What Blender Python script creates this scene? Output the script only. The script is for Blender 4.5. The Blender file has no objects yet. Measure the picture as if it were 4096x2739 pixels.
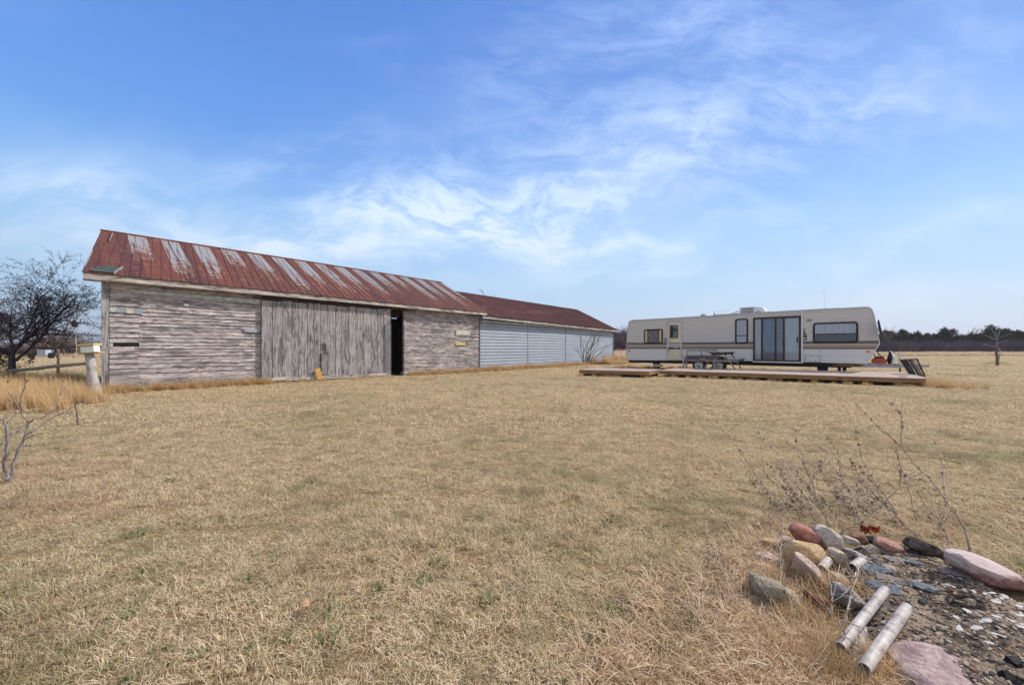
import bpy, math, random
import numpy as np
from mathutils import Vector, Matrix, noise as mnoise
R = math.radians
random.seed(7)
S = bpy.context.scene
COL = S.collection

# ------------------------------------------------------------------ camera
EYE, FPX, CX, HY = 1.25, 1604.0, 2048.0, 1393.0     # eye height, focal length and horizon of the 4096 px photograph
cd = bpy.data.cameras.new('camera'); cam = bpy.data.objects.new('camera', cd); COL.objects.link(cam)
cam.location = (0, 0, EYE); cam.rotation_euler = (R(90), 0, 0)
cd.sensor_width = 36; cd.lens = FPX / 4096 * 36; cd.shift_y = (HY - 1369.5) / 4096
cd.clip_start = .05; cd.clip_end = 20000
S.camera = cam
S.view_settings.view_transform = 'Standard'; S.view_settings.look = 'None'
S.view_settings.exposure = 0.80; S.view_settings.gamma = 1

# ------------------------------------------------------------------ sun and sky
SUN_DIR = Vector((0.70, 0.24, 0.66)).normalized()
sd = bpy.data.lights.new('sun', 'SUN'); sun = bpy.data.objects.new('sun', sd); COL.objects.link(sun)
sd.energy = 3.2; sd.angle = R(3.0); sd.color = (1, .93, .82)
sun.rotation_euler = SUN_DIR.to_track_quat('Z', 'Y').to_euler()
W = bpy.data.worlds.new('World'); S.world = W; W.use_nodes = True

class NT:
    """tiny helper to write shader nodes as expressions"""
    def __init__(s, tree): s.t = tree
    def n(s, typ, **kw):
        nd = s.t.nodes.new(typ)
        for k, v in kw.items(): setattr(nd, k, v)
        return nd
    def put(s, sock, v):
        if v is None: return
        if hasattr(v, 'node'): s.t.links.new(v, sock)
        else:
            if isinstance(v, (tuple, list)) and sock.type == 'RGBA' and len(v) == 3: v = (*v, 1)
            sock.default_value = v
    def math(s, op, a, b=None, c=None, clamp=False):
        m = s.n('ShaderNodeMath', operation=op); m.use_clamp = clamp
        s.put(m.inputs[0], a); s.put(m.inputs[1], b)
        if c is not None: s.put(m.inputs[2], c)
        return m.outputs[0]
    def vmath(s, op, a, b=None):
        m = s.n('ShaderNodeVectorMath', operation=op); s.put(m.inputs[0], a)
        if b is not None:
            s.put(m.inputs[3 if op == 'SCALE' else 1], b)
        return m.outputs['Value'] if op in ('LENGTH', 'DOT_PRODUCT') else m.outputs[0]
    def obj(s): return s.n('ShaderNodeTexCoord').outputs['Object']
    def pos(s): return s.n('ShaderNodeNewGeometry').outputs['Position']
    def xyz(s, v):
        m = s.n('ShaderNodeSeparateXYZ'); s.put(m.inputs[0], v); return m.outputs
    def comb(s, x=0, y=0, z=0):
        m = s.n('ShaderNodeCombineXYZ'); s.put(m.inputs[0], x); s.put(m.inputs[1], y); s.put(m.inputs[2], z); return m.outputs[0]
    def scale(s, v, sc, off=(0, 0, 0)):
        m = s.n('ShaderNodeMapping'); s.put(m.inputs['Vector'], v); m.inputs['Scale'].default_value = sc; m.inputs['Location'].default_value = off
        return m.outputs[0]
    def noise(s, v, scale, detail=4, rough=.55, dist=0, col=False):
        m = s.n('ShaderNodeTexNoise'); s.put(m.inputs['Vector'], v); m.inputs['Scale'].default_value = scale
        m.inputs['Detail'].default_value = detail; m.inputs['Roughness'].default_value = rough; m.inputs['Distortion'].default_value = dist
        return m.outputs['Color' if col else 'Fac']
    def vor(s, v, scale, feat='F1', out='Distance'):
        m = s.n('ShaderNodeTexVoronoi', feature=feat); s.put(m.inputs['Vector'], v); m.inputs['Scale'].default_value = scale
        return m.outputs[out]
    def ramp(s, f, stops, interp='LINEAR'):
        m = s.n('ShaderNodeValToRGB'); s.put(m.inputs[0], f); e = m.color_ramp.elements; m.color_ramp.interpolation = interp
        while len(e) < len(stops): e.new(.5)
        for i, (p, c) in enumerate(stops):
            e[i].position = p; e[i].color = (*c, 1) if isinstance(c, tuple) else (c, c, c, 1)
        return m.outputs[0]
    def step(s, f, a, b):     # smooth 0..1 between a and b
        m = s.n('ShaderNodeMapRange'); m.interpolation_type = 'SMOOTHSTEP'; s.put(m.inputs[0], f); m.inputs[1].default_value = a; m.inputs[2].default_value = b
        return m.outputs[0]
    def mix(s, f, a, b, mode='MIX'):
        m = s.n('ShaderNodeMix', data_type='RGBA', blend_type=mode); s.put(m.inputs[0], f); s.put(m.inputs[6], a); s.put(m.inputs[7], b)
        return m.outputs[2]
    def bump(s, h, strength=.5, dist=.01):
        m = s.n('ShaderNodeBump'); s.put(m.inputs['Height'], h); m.inputs['Strength'].default_value = strength; m.inputs['Distance'].default_value = dist
        return m.outputs[0]

w = NT(W.node_tree)
bg = W.node_tree.nodes['Background']
sky = w.n('ShaderNodeTexSky', sky_type='NISHITA'); sky.sun_disc = False
sky.sun_elevation = math.asin(SUN_DIR.z); sky.sun_rotation = math.atan2(SUN_DIR.x, SUN_DIR.y)
sky.air_density = 1.0; sky.dust_density = .6; sky.ozone_density = 2.2
dirv = w.n('ShaderNodeTexCoord').outputs['Generated']
dx, dy, dz = w.xyz(dirv)
zc = w.math('MAXIMUM', dz, 0.0)
grad = w.ramp(zc, [(0, (4.0, 6.2, 7.7)), (.10, (3.2, 5.7, 7.9)), (.24, (1.9, 4.6, 8.1)), (.38, (.70, 2.75, 7.3)), (.60, (.34, 1.80, 6.0)), (1, (.25, 1.4, 4.8))])
base = w.mix(.88, sky.outputs[0], grad)
fy = w.math('MAXIMUM', dy, .08); su = w.math('DIVIDE', dx, fy); sv = w.math('DIVIDE', dz, fy)
sp = w.comb(su, sv, w.math('MULTIPLY', dy, .5))
warp = w.noise(sp, 1.7, 4, .55, col=True)
wp = w.vmath('ADD', sp, w.vmath('SCALE', w.vmath('SUBTRACT', warp, (.5, .5, .5)), .30))
tot = None
for bx, by, rx, ry, rot, st in ((2800, 540, 430, 150, -8, .80), (2350, 190, 520, 160, -18, .42), (2950, 120, 380, 110, 18, .50), (3800, 170, 280, 120, 0, .38), (3420, 415, 190, 55, 0, .34), (3650, 420, 500, 120, 10, .18),
        (1900, 800, 560, 130, -10, .80), (2150, 890, 420, 90, 6, .70), (1560, 185, 160, 60, 10, .18), (350, 790, 560, 75, 14, .65), (1050, 625, 320, 50, -6, .38), (1250, 930, 680, 120, -8, .8),
        (2650, 1065, 300, 45, -4, .5), (3650, 960, 720, 60, -16, .45), (3750, 1220, 560, 60, -8, .65), (500, 1000, 700, 70, 6, .5), (2900, 880, 500, 70, -5, .4), (3100, 1180, 400, 50, 0, .35), (150, 640, 500, 60, 12, .15)):
    u0, v0 = (bx - 2048) / 1604, (1393 - by) / 1604; c_, s_ = math.cos(-R(rot)), math.sin(-R(rot))
    m = w.n('ShaderNodeMapping', vector_type='TEXTURE'); w.put(m.inputs['Vector'], w.vmath('MULTIPLY', wp, (1, 1, 0))); m.inputs['Location'].default_value = (u0, v0, 0); m.inputs['Rotation'].default_value = (0, 0, -R(rot)); m.inputs['Scale'].default_value = (1.15 * rx / 1604, 1.25 * ry / 1604, 1)
    d2 = w.vmath('LENGTH', m.outputs[0]); gq = w.math('MULTIPLY', w.math('EXPONENT', w.math('MULTIPLY', w.math('MULTIPLY', d2, d2), -.8)), st)
    tot = gq if tot is None else w.math('ADD', tot, gq)
c2 = w.noise(w.scale(wp, (1.0, 2.8, 1), (1.0, 7.3, 0)), 5.5, 9, .70, .3)
c3 = w.noise(w.scale(wp, (.8, 2.2, 1), (4.0, 1.3, 0)), 1.9, 4, .55)
wisp = w.math('ADD', w.math('MULTIPLY', w.step(c2, .38, .66), 1.0), w.math('MULTIPLY', w.step(c3, .38, .66), .45))
veil = w.math('MULTIPLY', w.math('MULTIPLY', w.step(c3, .46, .72), w.step(zc, .62, .05)), .22)
cov = w.math('MULTIPLY', w.math('ADD', w.math('MULTIPLY', tot, w.math('ADD', w.math('MULTIPLY', wisp, .72), .20)), veil), .80, clamp=True)
cloudc = w.ramp(zc, [(0, (6.4, 7.4, 8.5)), (.3, (6.2, 7.6, 9.4)), (.7, (3.4, 5.0, 8.8))])
back = w.math('MULTIPLY', w.math('MAXIMUM', w.step(w.math('ADD', dy, w.math('MULTIPLY', c3, .2)), .22, -.18), w.step(zc, .74, .92)), .80)      # unseen bright cloud overhead and behind the camera, added to fill the shadows
w.put(bg.inputs[0], w.mix(back, w.mix(cov, base, cloudc), w.mix(c3, (5.0, 5.1, 5.2), (7.8, 7.8, 7.8))))
bg.inputs[1].default_value = .075

# ------------------------------------------------------------------ measuring helpers
def P(px, py, Z):                 # photograph pixel at depth Z -> point in the place
    return Vector(((px - CX) * Z / FPX, Z, EYE - (py - HY) * Z / FPX))
def G(px, py, h=0.0):             # photograph pixel on level ground of height h
    Z = (EYE - h) * FPX / (py - HY); return Vector(((px - CX) * Z / FPX, Z, h))
class Line:                       # a vertical wall plane through origin o with direction angle
    def __init__(s, o, e):
        s.o = Vector((o[0], o[1])); d = Vector((e[0], e[1])) - s.o; s.L = d.length; s.u = d / s.L; s.ang = math.atan2(s.u.y, s.u.x)
        s.n = Vector((-s.u.y, s.u.x))
    def at(s, px, py=None, off=0.0):   # local (x, z) of a pixel on the plane shifted by off
        r = (px - CX) / FPX; o = s.o + s.n * off
        t = (r * o.y - o.x) / (s.u.x - r * s.u.y); Z = o.y + t * s.u.y
        return t if py is None else (t, EYE - (py - HY) * Z / FPX)

# ------------------------------------------------------------------ mesh helpers
class MB:
    def __init__(s): s.v = []; s.f = []
    def add(s, vs, fs):
        b = len(s.v); s.v += [tuple(v) for v in vs]; s.f += [tuple(b + i for i in f) for f in fs]; return s
    def box(s, x0, x1, y0, y1, z0, z1, m=None):
        vs = [Vector((x, y, z)) for x in (x0, x1) for y in (y0, y1) for z in (z0, z1)]
        if m is not None: vs = [m @ v for v in vs]
        return s.add(vs, [(0, 1, 3, 2), (4, 6, 7, 5), (0, 4, 5, 1), (2, 3, 7, 6), (0, 2, 6, 4), (1, 5, 7, 3)])
    def bar(s, a, b, wx, wz, up=Vector((0, 0, 1))):      # rectangular bar between two points
        a = Vector(a); b = Vector(b); d = (b - a).normalized()
        sd_ = d.cross(up)
        if sd_.length < 1e-4: sd_ = Vector((1, 0, 0))
        sd_.normalize(); u = sd_.cross(d).normalized(); vs = []
        for p in (a, b):
            for i, j in ((-1, -1), (1, -1), (1, 1), (-1, 1)): vs.append(p + sd_ * (i * wx / 2) + u * (j * wz / 2))
        return s.add(vs, [(3, 2, 1, 0), (4, 5, 6, 7), (0, 1, 5, 4), (1, 2, 6, 5), (2, 3, 7, 6), (3, 0, 4, 7)])
    def tube(s, pts, rad, n=6, cap=True):
        pts = [Vector(p) for p in pts]; m = len(pts)
        if not isinstance(rad, (list, tuple)): rad = [rad] * m
        vs = []; prev = None
        for i, p in enumerate(pts):
            d = (pts[min(i + 1, m - 1)] - pts[max(i - 1, 0)])
            d = d.normalized() if d.length > 1e-9 else Vector((0, 0, 1))
            if prev is None:
                a = d.cross(Vector((0, 0, 1)) if abs(d.z) < .9 else Vector((1, 0, 0))).normalized()
            else:
                a = prev - d * prev.dot(d)
                a = a.normalized() if a.length > 1e-6 else d.orthogonal().normalized()
            prev = a; b = d.cross(a)
            for k in range(n):
                t = 2 * math.pi * k / n; vs.append(p + (a * math.cos(t) + b * math.sin(t)) * rad[i])
        fs = []
        for i in range(m - 1):
            for k in range(n):
                k2 = (k + 1) % n; fs.append((i * n + k, i * n + k2, (i + 1) * n + k2, (i + 1) * n + k))
        if cap: fs.append(tuple(range(n - 1, -1, -1))); fs.append(tuple((m - 1) * n + k for k in range(n)))
        return s.add(vs, fs)
    def lathe(s, prof, c=(0, 0, 0), axis='z', n=20):
        vs = []; c = Vector(c)
        for r, h in prof:
            for k in range(n):
                t = 2 * math.pi * k / n; a, b = r * math.cos(t), r * math.sin(t)
                vs.append(c + (Vector((a, b, h)) if axis == 'z' else Vector((a, h, b))))
        fs = []
        for i in range(len(prof) - 1):
            for k in range(n):
                k2 = (k + 1) % n; fs.append((i * n + k, i * n + k2, (i + 1) * n + k2, (i + 1) * n + k))
        fs.append(tuple(range(n - 1, -1, -1))); fs.append(tuple((len(prof) - 1) * n + k for k in range(n)))
        return s.add(vs, fs)
    def prism(s, poly, y0, y1):      # polygon in x,z extruded along y
        n = len(poly)
        vs = [(x, y0, z) for x, z in poly] + [(x, y1, z) for x, z in poly]
        return s.add(vs, [tuple(range(n)), tuple(range(2 * n - 1, n - 1, -1))] + [(i, i + n, (i + 1) % n + n, (i + 1) % n) for i in range(n)])
    def ring(s, outer, inner, y0, y1):   # frame between two loops of equal length in x,z
        n = len(outer); vs = []
        for y in (y0, y1):
            vs += [(x, y, z) for x, z in outer] + [(x, y, z) for x, z in inner]
        fs = []
        for i in range(n):
            j = (i + 1) % n
            fs += [(i, j, n + j, n + i), (2 * n + i, 3 * n + i, 3 * n + j, 2 * n + j), (i, 2 * n + i, 2 * n + j, j), (n + i, n + j, 3 * n + j, 3 * n + i)]
        return s.add(vs, fs)
    def build(s, name, material, parent=None, smooth=False, loc=None, bevel=0):
        me = bpy.data.meshes.new(name); me.from_pydata(s.v, [], s.f); me.update()
        if bevel or not smooth:
            import bmesh
            bm = bmesh.new(); bm.from_mesh(me); bmesh.ops.recalc_face_normals(bm, faces=bm.faces)
            if bevel: bmesh.ops.bevel(bm, geom=list(bm.edges), offset=bevel, segments=2, affect='EDGES', profile=.6)
            bm.to_mesh(me); bm.free()
        if smooth:
            me.polygons.foreach_set('use_smooth', [True] * len(me.polygons))
        if material: me.materials.append(material)
        o = bpy.data.objects.new(name, me); COL.objects.link(o)
        if parent: o.parent = parent
        if loc is not None: o.location = loc
        return o

def tag(o, label=None, cat=None, group=None, kind=None):
    if label: o['label'] = label
    if cat: o['category'] = cat
    if group: o['group'] = group
    if kind: o['kind'] = kind
    return o
def empty(name, loc, rz=0, label=None, cat=None, group=None):
    o = bpy.data.objects.new(name, None); COL.objects.link(o); o.location = loc; o.rotation_euler = (0, 0, rz); o.empty_display_size = .2
    return tag(o, label, cat, group)
def rrect(x0, x1, z0, z1, r, k=5):   # rounded rectangle loop
    pts = []
    for cx_, cz_, a0 in ((x1 - r, z1 - r, 0), (x0 + r, z1 - r, 90), (x0 + r, z0 + r, 180), (x1 - r, z0 + r, 270)):
        for i in range(k + 1):
            a = R(a0 + 90 * i / k); pts.append((cx_ + r * math.cos(a), cz_ + r * math.sin(a)))
    return pts
def np_obj(name, v, f, material, loops_per=None):
    me = bpy.data.meshes.new(name); me.from_pydata(v, [], f); me.materials.append(material)
    return me

# ------------------------------------------------------------------ materials
def material(name, fn, rough=.8, metal=0, spec=.3):
    m = bpy.data.materials.new(name); m.use_nodes = True; t = NT(m.node_tree)
    b = m.node_tree.nodes['Principled BSDF']; b.inputs['Roughness'].default_value = rough
    b.inputs['Metallic'].default_value = metal; b.inputs['Specular IOR Level'].default_value = spec
    r = fn(t) if callable(fn) else fn
    if isinstance(r, dict):
        for k, v in r.items():
            if k in b.inputs: t.put(b.inputs[k], v)
    else: t.put(b.inputs['Base Color'], r)
    return m
def flat(name, c, rough=.7, metal=0, var=.25, sc=6, spec=.3):
    def fn(t):
        nz = t.noise(t.obj(), sc, 5, .6)
        return {'Base Color': t.mix(t.step(nz, .3, .75), tuple(x * (1 - var) for x in c), tuple(min(1, x * (1 + var * .6)) for x in c)),
                'Roughness': rough}
    return material(name, fn, rough, metal, spec)

def straw_shader(name, cols, green=.25, trans=.42, dark=1.0):
    def fn(t):
        g = t.n('ShaderNodeNewGeometry'); isl = g.outputs['Random Per Island']; pos = g.outputs['Position']
        c = t.ramp(isl, cols)
        n1 = t.noise(pos, .35, 4, .6); n2 = t.noise(pos, 2.3, 3, .6)
        gr = t.math('MULTIPLY', t.step(t.math('ADD', t.math('MULTIPLY', n1, .6), t.math('MULTIPLY', n2, .4)), .47, .66), green)
        c = t.mix(gr, c, (.20, .22, .075)); c = t.mix(t.math('MULTIPLY', t.step(t.noise(pos, 4.5, 4, .65), .50, .66), .34), c, (.23, .17, .10))
        c = t.mix(t.math('MULTIPLY', t.step(t.noise(pos, 1.1, 4, .6), .5, .72), .38), c, (.34, .22, .14))
        return c
    m = material(name, fn, .75, 0, .15)
    nt = m.node_tree; b = nt.nodes['Principled BSDF']; out = nt.nodes['Material Output']
    tr = nt.nodes.new('ShaderNodeBsdfTranslucent'); mx = nt.nodes.new('ShaderNodeMixShader'); mx.inputs[0].default_value = trans
    lk = b.inputs['Base Color'].links[0].from_socket
    nt.links.new(lk, tr.inputs[0]); nt.links.new(b.outputs[0], mx.inputs[1]); nt.links.new(tr.outputs[0], mx.inputs[2]); nt.links.new(mx.outputs[0], out.inputs[0])
    return m
STRAW = [(0, (.22, .135, .07)), (.12, (.50, .35, .20)), (.28, (.80, .62, .42)), (.50, (.92, .77, .57)), (.68, (.82, .70, .54)), (.80, (.46, .37, .15)), (.90, (.15, .20, .045)), (1, (.92, .80, .62))]
M = {}
M['lawn'] = straw_shader('lawn_straw', STRAW, .50)
M['tall'] = straw_shader('tall_straw', [(0, (.36, .20, .09)), (.3, (.62, .42, .22)), (.6, (.74, .55, .32)), (.85, (.45, .30, .15)), (1, (.78, .64, .42))], .05)
M['pale_straw'] = straw_shader('pale_straw', [(0, (.50, .36, .24)), (.4, (.72, .56, .40)), (1, (.80, .68, .50))], .0)
M['mat'] = straw_shader('matted_straw', [(0, (.26, .14, .075)), (.2, (.55, .38, .22)), (.5, (.84, .67, .46)), (.75, (.66, .55, .42)), (.9, (.40, .26, .16)), (1, (.90, .80, .62))], .12)
def ground_fn(t):
    p = t.pos()
    a = t.noise(p, .35, 4, .6); b2 = t.noise(p, 2.3, 3, .6)
    fine = t.noise(p, 38, 6, .75); mid = t.noise(t.scale(p, (1, 1, 1), (5, 3, 0)), 7, 5, .7); far = t.noise(t.scale(p, (.25, 1.0, 1)), .16, 4, .6)
    c = t.ramp(fine, [(.30, (.065, .042, .024)), (.46, (.22, .15, .085)), (.60, (.44, .315, .185)), (.8, (.62, .47, .29))])
    gr = t.math('MULTIPLY', t.step(t.math('ADD', t.math('MULTIPLY', a, .6), t.math('MULTIPLY', b2, .4)), .47, .66), .42)
    c = t.mix(gr, c, (.22, .23, .08))
    c = t.mix(t.math('MULTIPLY', t.step(mid, .45, .75), .45), c, (.34, .21, .12))
    c = t.mix(t.math('MULTIPLY', t.step(far, .42, .7), .5), c, (.60, .44, .25))
    return {'Base Color': c, 'Normal': t.bump(fine, .8, .03)}
M['ground'] = material('dry_lawn', ground_fn, .95, 0, .05)

# ------------------------------------------------------------------ ground and hills
# grid that is fine near the camera, reaching the horizon
xs = sorted(set([-6000, -2500, -1000, -400, -160, -80, 6000, 2500, 1000, 400, 160, 80] + [-50 + 2.5 * i for i in range(41)]))
ys = sorted(set([-60, -20, 6000, 2500, 1000, 500, 250, 160, 120] + [-5 + 2.5 * i for i in range(43)]))
gv = [(x, y, 0.0) for y in ys for x in xs]; nx = len(xs)
gf = [(j * nx + i, j * nx + i + 1, (j + 1) * nx + i + 1, (j + 1) * nx + i) for j in range(len(ys) - 1) for i in range(nx - 1)]
mb = MB(); mb.add(gv, gf); g_o = mb.build('ground', M['ground'], smooth=True); tag(g_o, kind='structure')
M['hills'] = flat('hill_woods', (.10, .12, .12), .95, 0, .3, .002, .02)
def hill(pxs, Z, depth=900):
    v = []; f = []
    for px, py in pxs:
        top = P(px, py, Z); v += [(top.x, Z, -2), (top.x, Z + depth * .35, top.z * .8), (top.x * 1.15, Z + depth, top.z * 1.24), (top.x * 1.5, Z + depth * 2, -2)]
    for i in range(len(pxs) - 1):
        for k in range(3): f.append((i * 4 + k, (i + 1) * 4 + k, (i + 1) * 4 + k + 1, i * 4 + k + 1))
    return v, f
hp = []
for i in range(70):
    px = -1500 + i * 110
    y = 1330 + 10 * mnoise.noise(Vector((i * .33, 2.1, 0))) + 5 * mnoise.noise(Vector((i * .9, 7.1, 0)))
    if 3480 < px < 3580: y -= 12
    if px > 3900: y += 4
    hp.append((px, y))
v, f = hill(hp, 2600); mb = MB(); mb.add(v, f); h_o = mb.build('hills', M['hills'], smooth=True); tag(h_o, kind='structure')

# ------------------------------------------------------------------ instanced ground cover (stuff)
def blade_patch(name, n, size, L, wdt, mat, lean=(15, 75), bend=1.2, az=None, rise=0.0, stems=False, holes=0):
    """a patch of n dry blades; each blade is a bent tapered strip"""
    rng = np.random.default_rng(abs(hash(name)) % 1000 + 5) if False else np.random.default_rng(sum(map(ord, name)))
    # clumped bases
    k = max(3, n // 28); cc = rng.uniform(-size / 2, size / 2, (k, 2)); ci = rng.integers(0, k, n)
    base = np.where(rng.random((n, 1)) < .55, cc[ci] + rng.normal(0, size * .035, (n, 2)), rng.uniform(-size / 2, size / 2, (n, 2)))
    if holes:      # hollows between the clumps where soil shows
        ph = rng.uniform(0, 6.28, (5, 2)); kx = rng.uniform(-1, 1, (5, 2)) * holes; f_ = sum(np.sin(base @ kx[q] + ph[q, 0]) for q in range(5))
        mv = f_ < -1.15; base[mv] = base[mv] * rng.uniform(.2, 1, (mv.sum(), 1)) + rng.normal(0, size * .12, (mv.sum(), 2))
        hgt = 1 + .38 * np.tanh(f_)
    else: hgt = np.ones(n)
    caz = rng.uniform(0, 2 * np.pi, k)
    a = np.where(rng.random(n) < .4, caz[ci] + rng.normal(0, .6, n), rng.uniform(0, 2 * np.pi, n))
    if az is not None: a = az[0] + rng.normal(0, az[1], n)
    ln = rng.uniform(L[0], L[1], n) * hgt; e = np.radians(rng.uniform(lean[0], lean[1], n)); bd = rng.uniform(.2, 1, n) * bend
    wv = rng.uniform(.6, 1.2, n) * wdt; tw = rng.normal(0, .5, n)
    p = np.concatenate([base, np.full((n, 1), -.004) + rng.uniform(0, rise + 1e-6, (n, 1))], 1); lv = []
    nseg = 3
    for s in range(nseg + 1):
        wf = (1, .9, .65, 0)[s]
        aa = a + tw * s * .35
        side = np.stack([-np.sin(aa), np.cos(aa), np.zeros(n)], 1) * (wv * wf / 2)[:, None]
        if s < nseg: lv += [p - side, p + side]
        else: lv += [p]
        ee = e - bd * s * .5
        d = np.stack([np.cos(aa) * np.cos(ee), np.sin(aa) * np.cos(ee), np.sin(ee)], 1)
        p = p + d * (ln / nseg)[:, None]
        p[:, 2] = np.maximum(p[:, 2], .004 + rng.uniform(0, .01, n))
    V = np.stack(lv, 1).reshape(-1, 3); q = 7; b0 = (np.arange(n) * q)[:, None]
    F4 = np.concatenate([b0 + np.array([[0, 1, 3, 2]]), b0 + np.array([[2, 3, 5, 4]])], 0); F3 = b0 + np.array([[4, 5, 6]])
    me = bpy.data.meshes.new(name); me.from_pydata(V.tolist(), [], F4.tolist() + F3.tolist()); me.materials.append(mat)
    return bpy.data.objects.new(name, me)

def scatter(name, protos, pts, rots, scls, idx):
    cl_ = bpy.data.collections.new(name + '_kinds')
    for i, o in enumerate(protos):
        o.name = 'k%02d_' % i + o.name; cl_.objects.link(o)
    me = bpy.data.meshes.new(name); me.from_pydata([tuple(p) for p in pts], [], [])
    for an, ty, dat in (('rot', 'FLOAT_VECTOR', np.asarray(rots, float).ravel()), ('scl', 'FLOAT_VECTOR', np.asarray(scls, float).ravel())):
        at = me.attributes.new(an, ty, 'POINT'); at.data.foreach_set('vector', dat)
    at = me.attributes.new('idx', 'INT', 'POINT'); at.data.foreach_set('value', np.asarray(idx, np.int32))
    o = bpy.data.objects.new(name, me); COL.objects.link(o)
    ng = bpy.data.node_groups.new(name, 'GeometryNodeTree')
    ng.interface.new_socket('Geometry', in_out='INPUT', socket_type='NodeSocketGeometry'); ng.interface.new_socket('Geometry', in_out='OUTPUT', socket_type='NodeSocketGeometry')
    N = ng.nodes.new; gi = N('NodeGroupInput'); go = N('NodeGroupOutput'); ci = N('GeometryNodeCollectionInfo')
    ci.inputs['Collection'].default_value = cl_; ci.inputs['Separate Children'].default_value = True; ci.inputs['Reset Children'].default_value = True
    iop = N('GeometryNodeInstanceOnPoints'); iop.inputs['Pick Instance'].default_value = True
    def attr(nm, ty):
        a = N('GeometryNodeInputNamedAttribute'); a.data_type = ty; a.inputs['Name'].default_value = nm; return a.outputs['Attribute']
    L = ng.links.new
    L(gi.outputs[0], iop.inputs['Points']); L(ci.outputs[0], iop.inputs['Instance']); L(attr('idx', 'INT'), iop.inputs['Instance Index'])
    e2r = N('FunctionNodeEulerToRotation'); L(attr('rot', 'FLOAT_VECTOR'), e2r.inputs[0]); L(e2r.outputs[0], iop.inputs['Rotation'])
    L(attr('scl', 'FLOAT_VECTOR'), iop.inputs['Scale']); L(iop.outputs[0], go.inputs[0])
    md = o.modifiers.new('scatter', 'NODES'); md.node_group = ng
    return o

# footprints kept free of grass
BARN = Line((-11.60, 11.33), (-1.82, 21.95)); WING = Line((-1.82, 21.95), (8.82, 35.0)); TRL = Line((6.96, 24.2), (15.0, 17.0))
DECK = [(6.5, 17.7), (13.4, 12.97), (16.0, 16.4), (8.2, 20.1)]
STEP = [(3.06, 18.3), (5.79, 16.9), (6.9, 18.6), (4.4, 20.3)]
PITPX = [(3400, 2205), (3520, 2180), (3640, 2195), (3760, 2240), (3880, 2300), (4000, 2380), (4250, 2500), (4500, 2800), (4300, 3100), (3700, 3000), (3520, 2780), (3470, 2620), (3400, 2450), (3330, 2330), (3320, 2250)]
PIT = [tuple(G(x, y).xy) for x, y in PITPX]
def inside(poly, x, y):
    c = False; n = len(poly); j = n - 1
    for i in range(n):
        xi, yi = poly[i]; xj, yj = poly[j]
        if (yi > y) != (yj > y) and x < (xj - xi) * (y - yi) / (yj - yi) + xi: c = not c
        j = i
    return c
def loc2(line, x, y):
    d = Vector((x, y)) - line.o; return d.dot(line.u), d.dot(line.n)
def blocked(x, y, m):
    for ln, w_, ll in ((BARN, 7.4, BARN.L), (WING, 7.4, WING.L)):
        a, b = loc2(ln, x, y)
        if -m < a < ll + m and -m < b < w_: return True
    for poly in (DECK, STEP, PIT):
        if inside(poly, x, y): return True
        if m > .05:
            for k in range(8):
                if inside(poly, x + m * math.cos(k * .785), y + m * math.sin(k * .785)): return True
    return False
def fill(sz, y0, y1, m, keep=1.0):
    out = []; y = y0
    while y < y1:
        hw = 1.36 * max(y, 0) + 5.5; x = -hw
        while x < hw:
            px_, py_ = x + random.uniform(-.3, .3) * sz, y + random.uniform(-.3, .3) * sz
            if random.random() < keep and not blocked(px_, py_, m): out.append((px_, py_, 0))
            x += sz
        y += sz
    return out
protos = [blade_patch('near_%d' % i, 1900, .42, (.020, .072), .0030, M['lawn'], (0, 52), 1.4, holes=70) for i in range(6)] + \
         [blade_patch('mid_%d' % i, 1400, 1.0, (.04, .10), .0075, M['lawn'], (0, 50), 1.2, holes=32) for i in range(4)] + \
         [blade_patch('far_%d' % i, 1400, 2.4, (.05, .13), .020, M['lawn'], (10, 55), 1.0) for i in range(3)]
pts = []; idx = []; scl = []
for p in fill(.34, -1.5, 6.0, .16): pts.append(p); idx.append(random.randint(0, 5)); s_ = random.uniform(.8, 1.15); scl.append((1, 1, s_ * (.65 + 1.1 * max(0, .5 + mnoise.noise(Vector((p[0] * 1.3, p[1] * 1.3, 4)))))))
for p in fill(.78, 6.0, 18.0, .35): pts.append(p); idx.append(random.randint(6, 9)); scl.append((1, 1, random.uniform(.8, 1.2)))
for p in fill(1.9, 18.0, 62.0, .9): pts.append(p); idx.append(random.randint(10, 12)); scl.append((1, 1, random.uniform(.6, 1.1)))
rots = [(0, 0, random.uniform(0, 6.28)) for _ in pts]
tag(scatter('lawn_grass', protos, pts, rots, scl, idx), 'short matted straw coloured grass covering the whole lawn', 'grass', kind='stuff')

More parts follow.
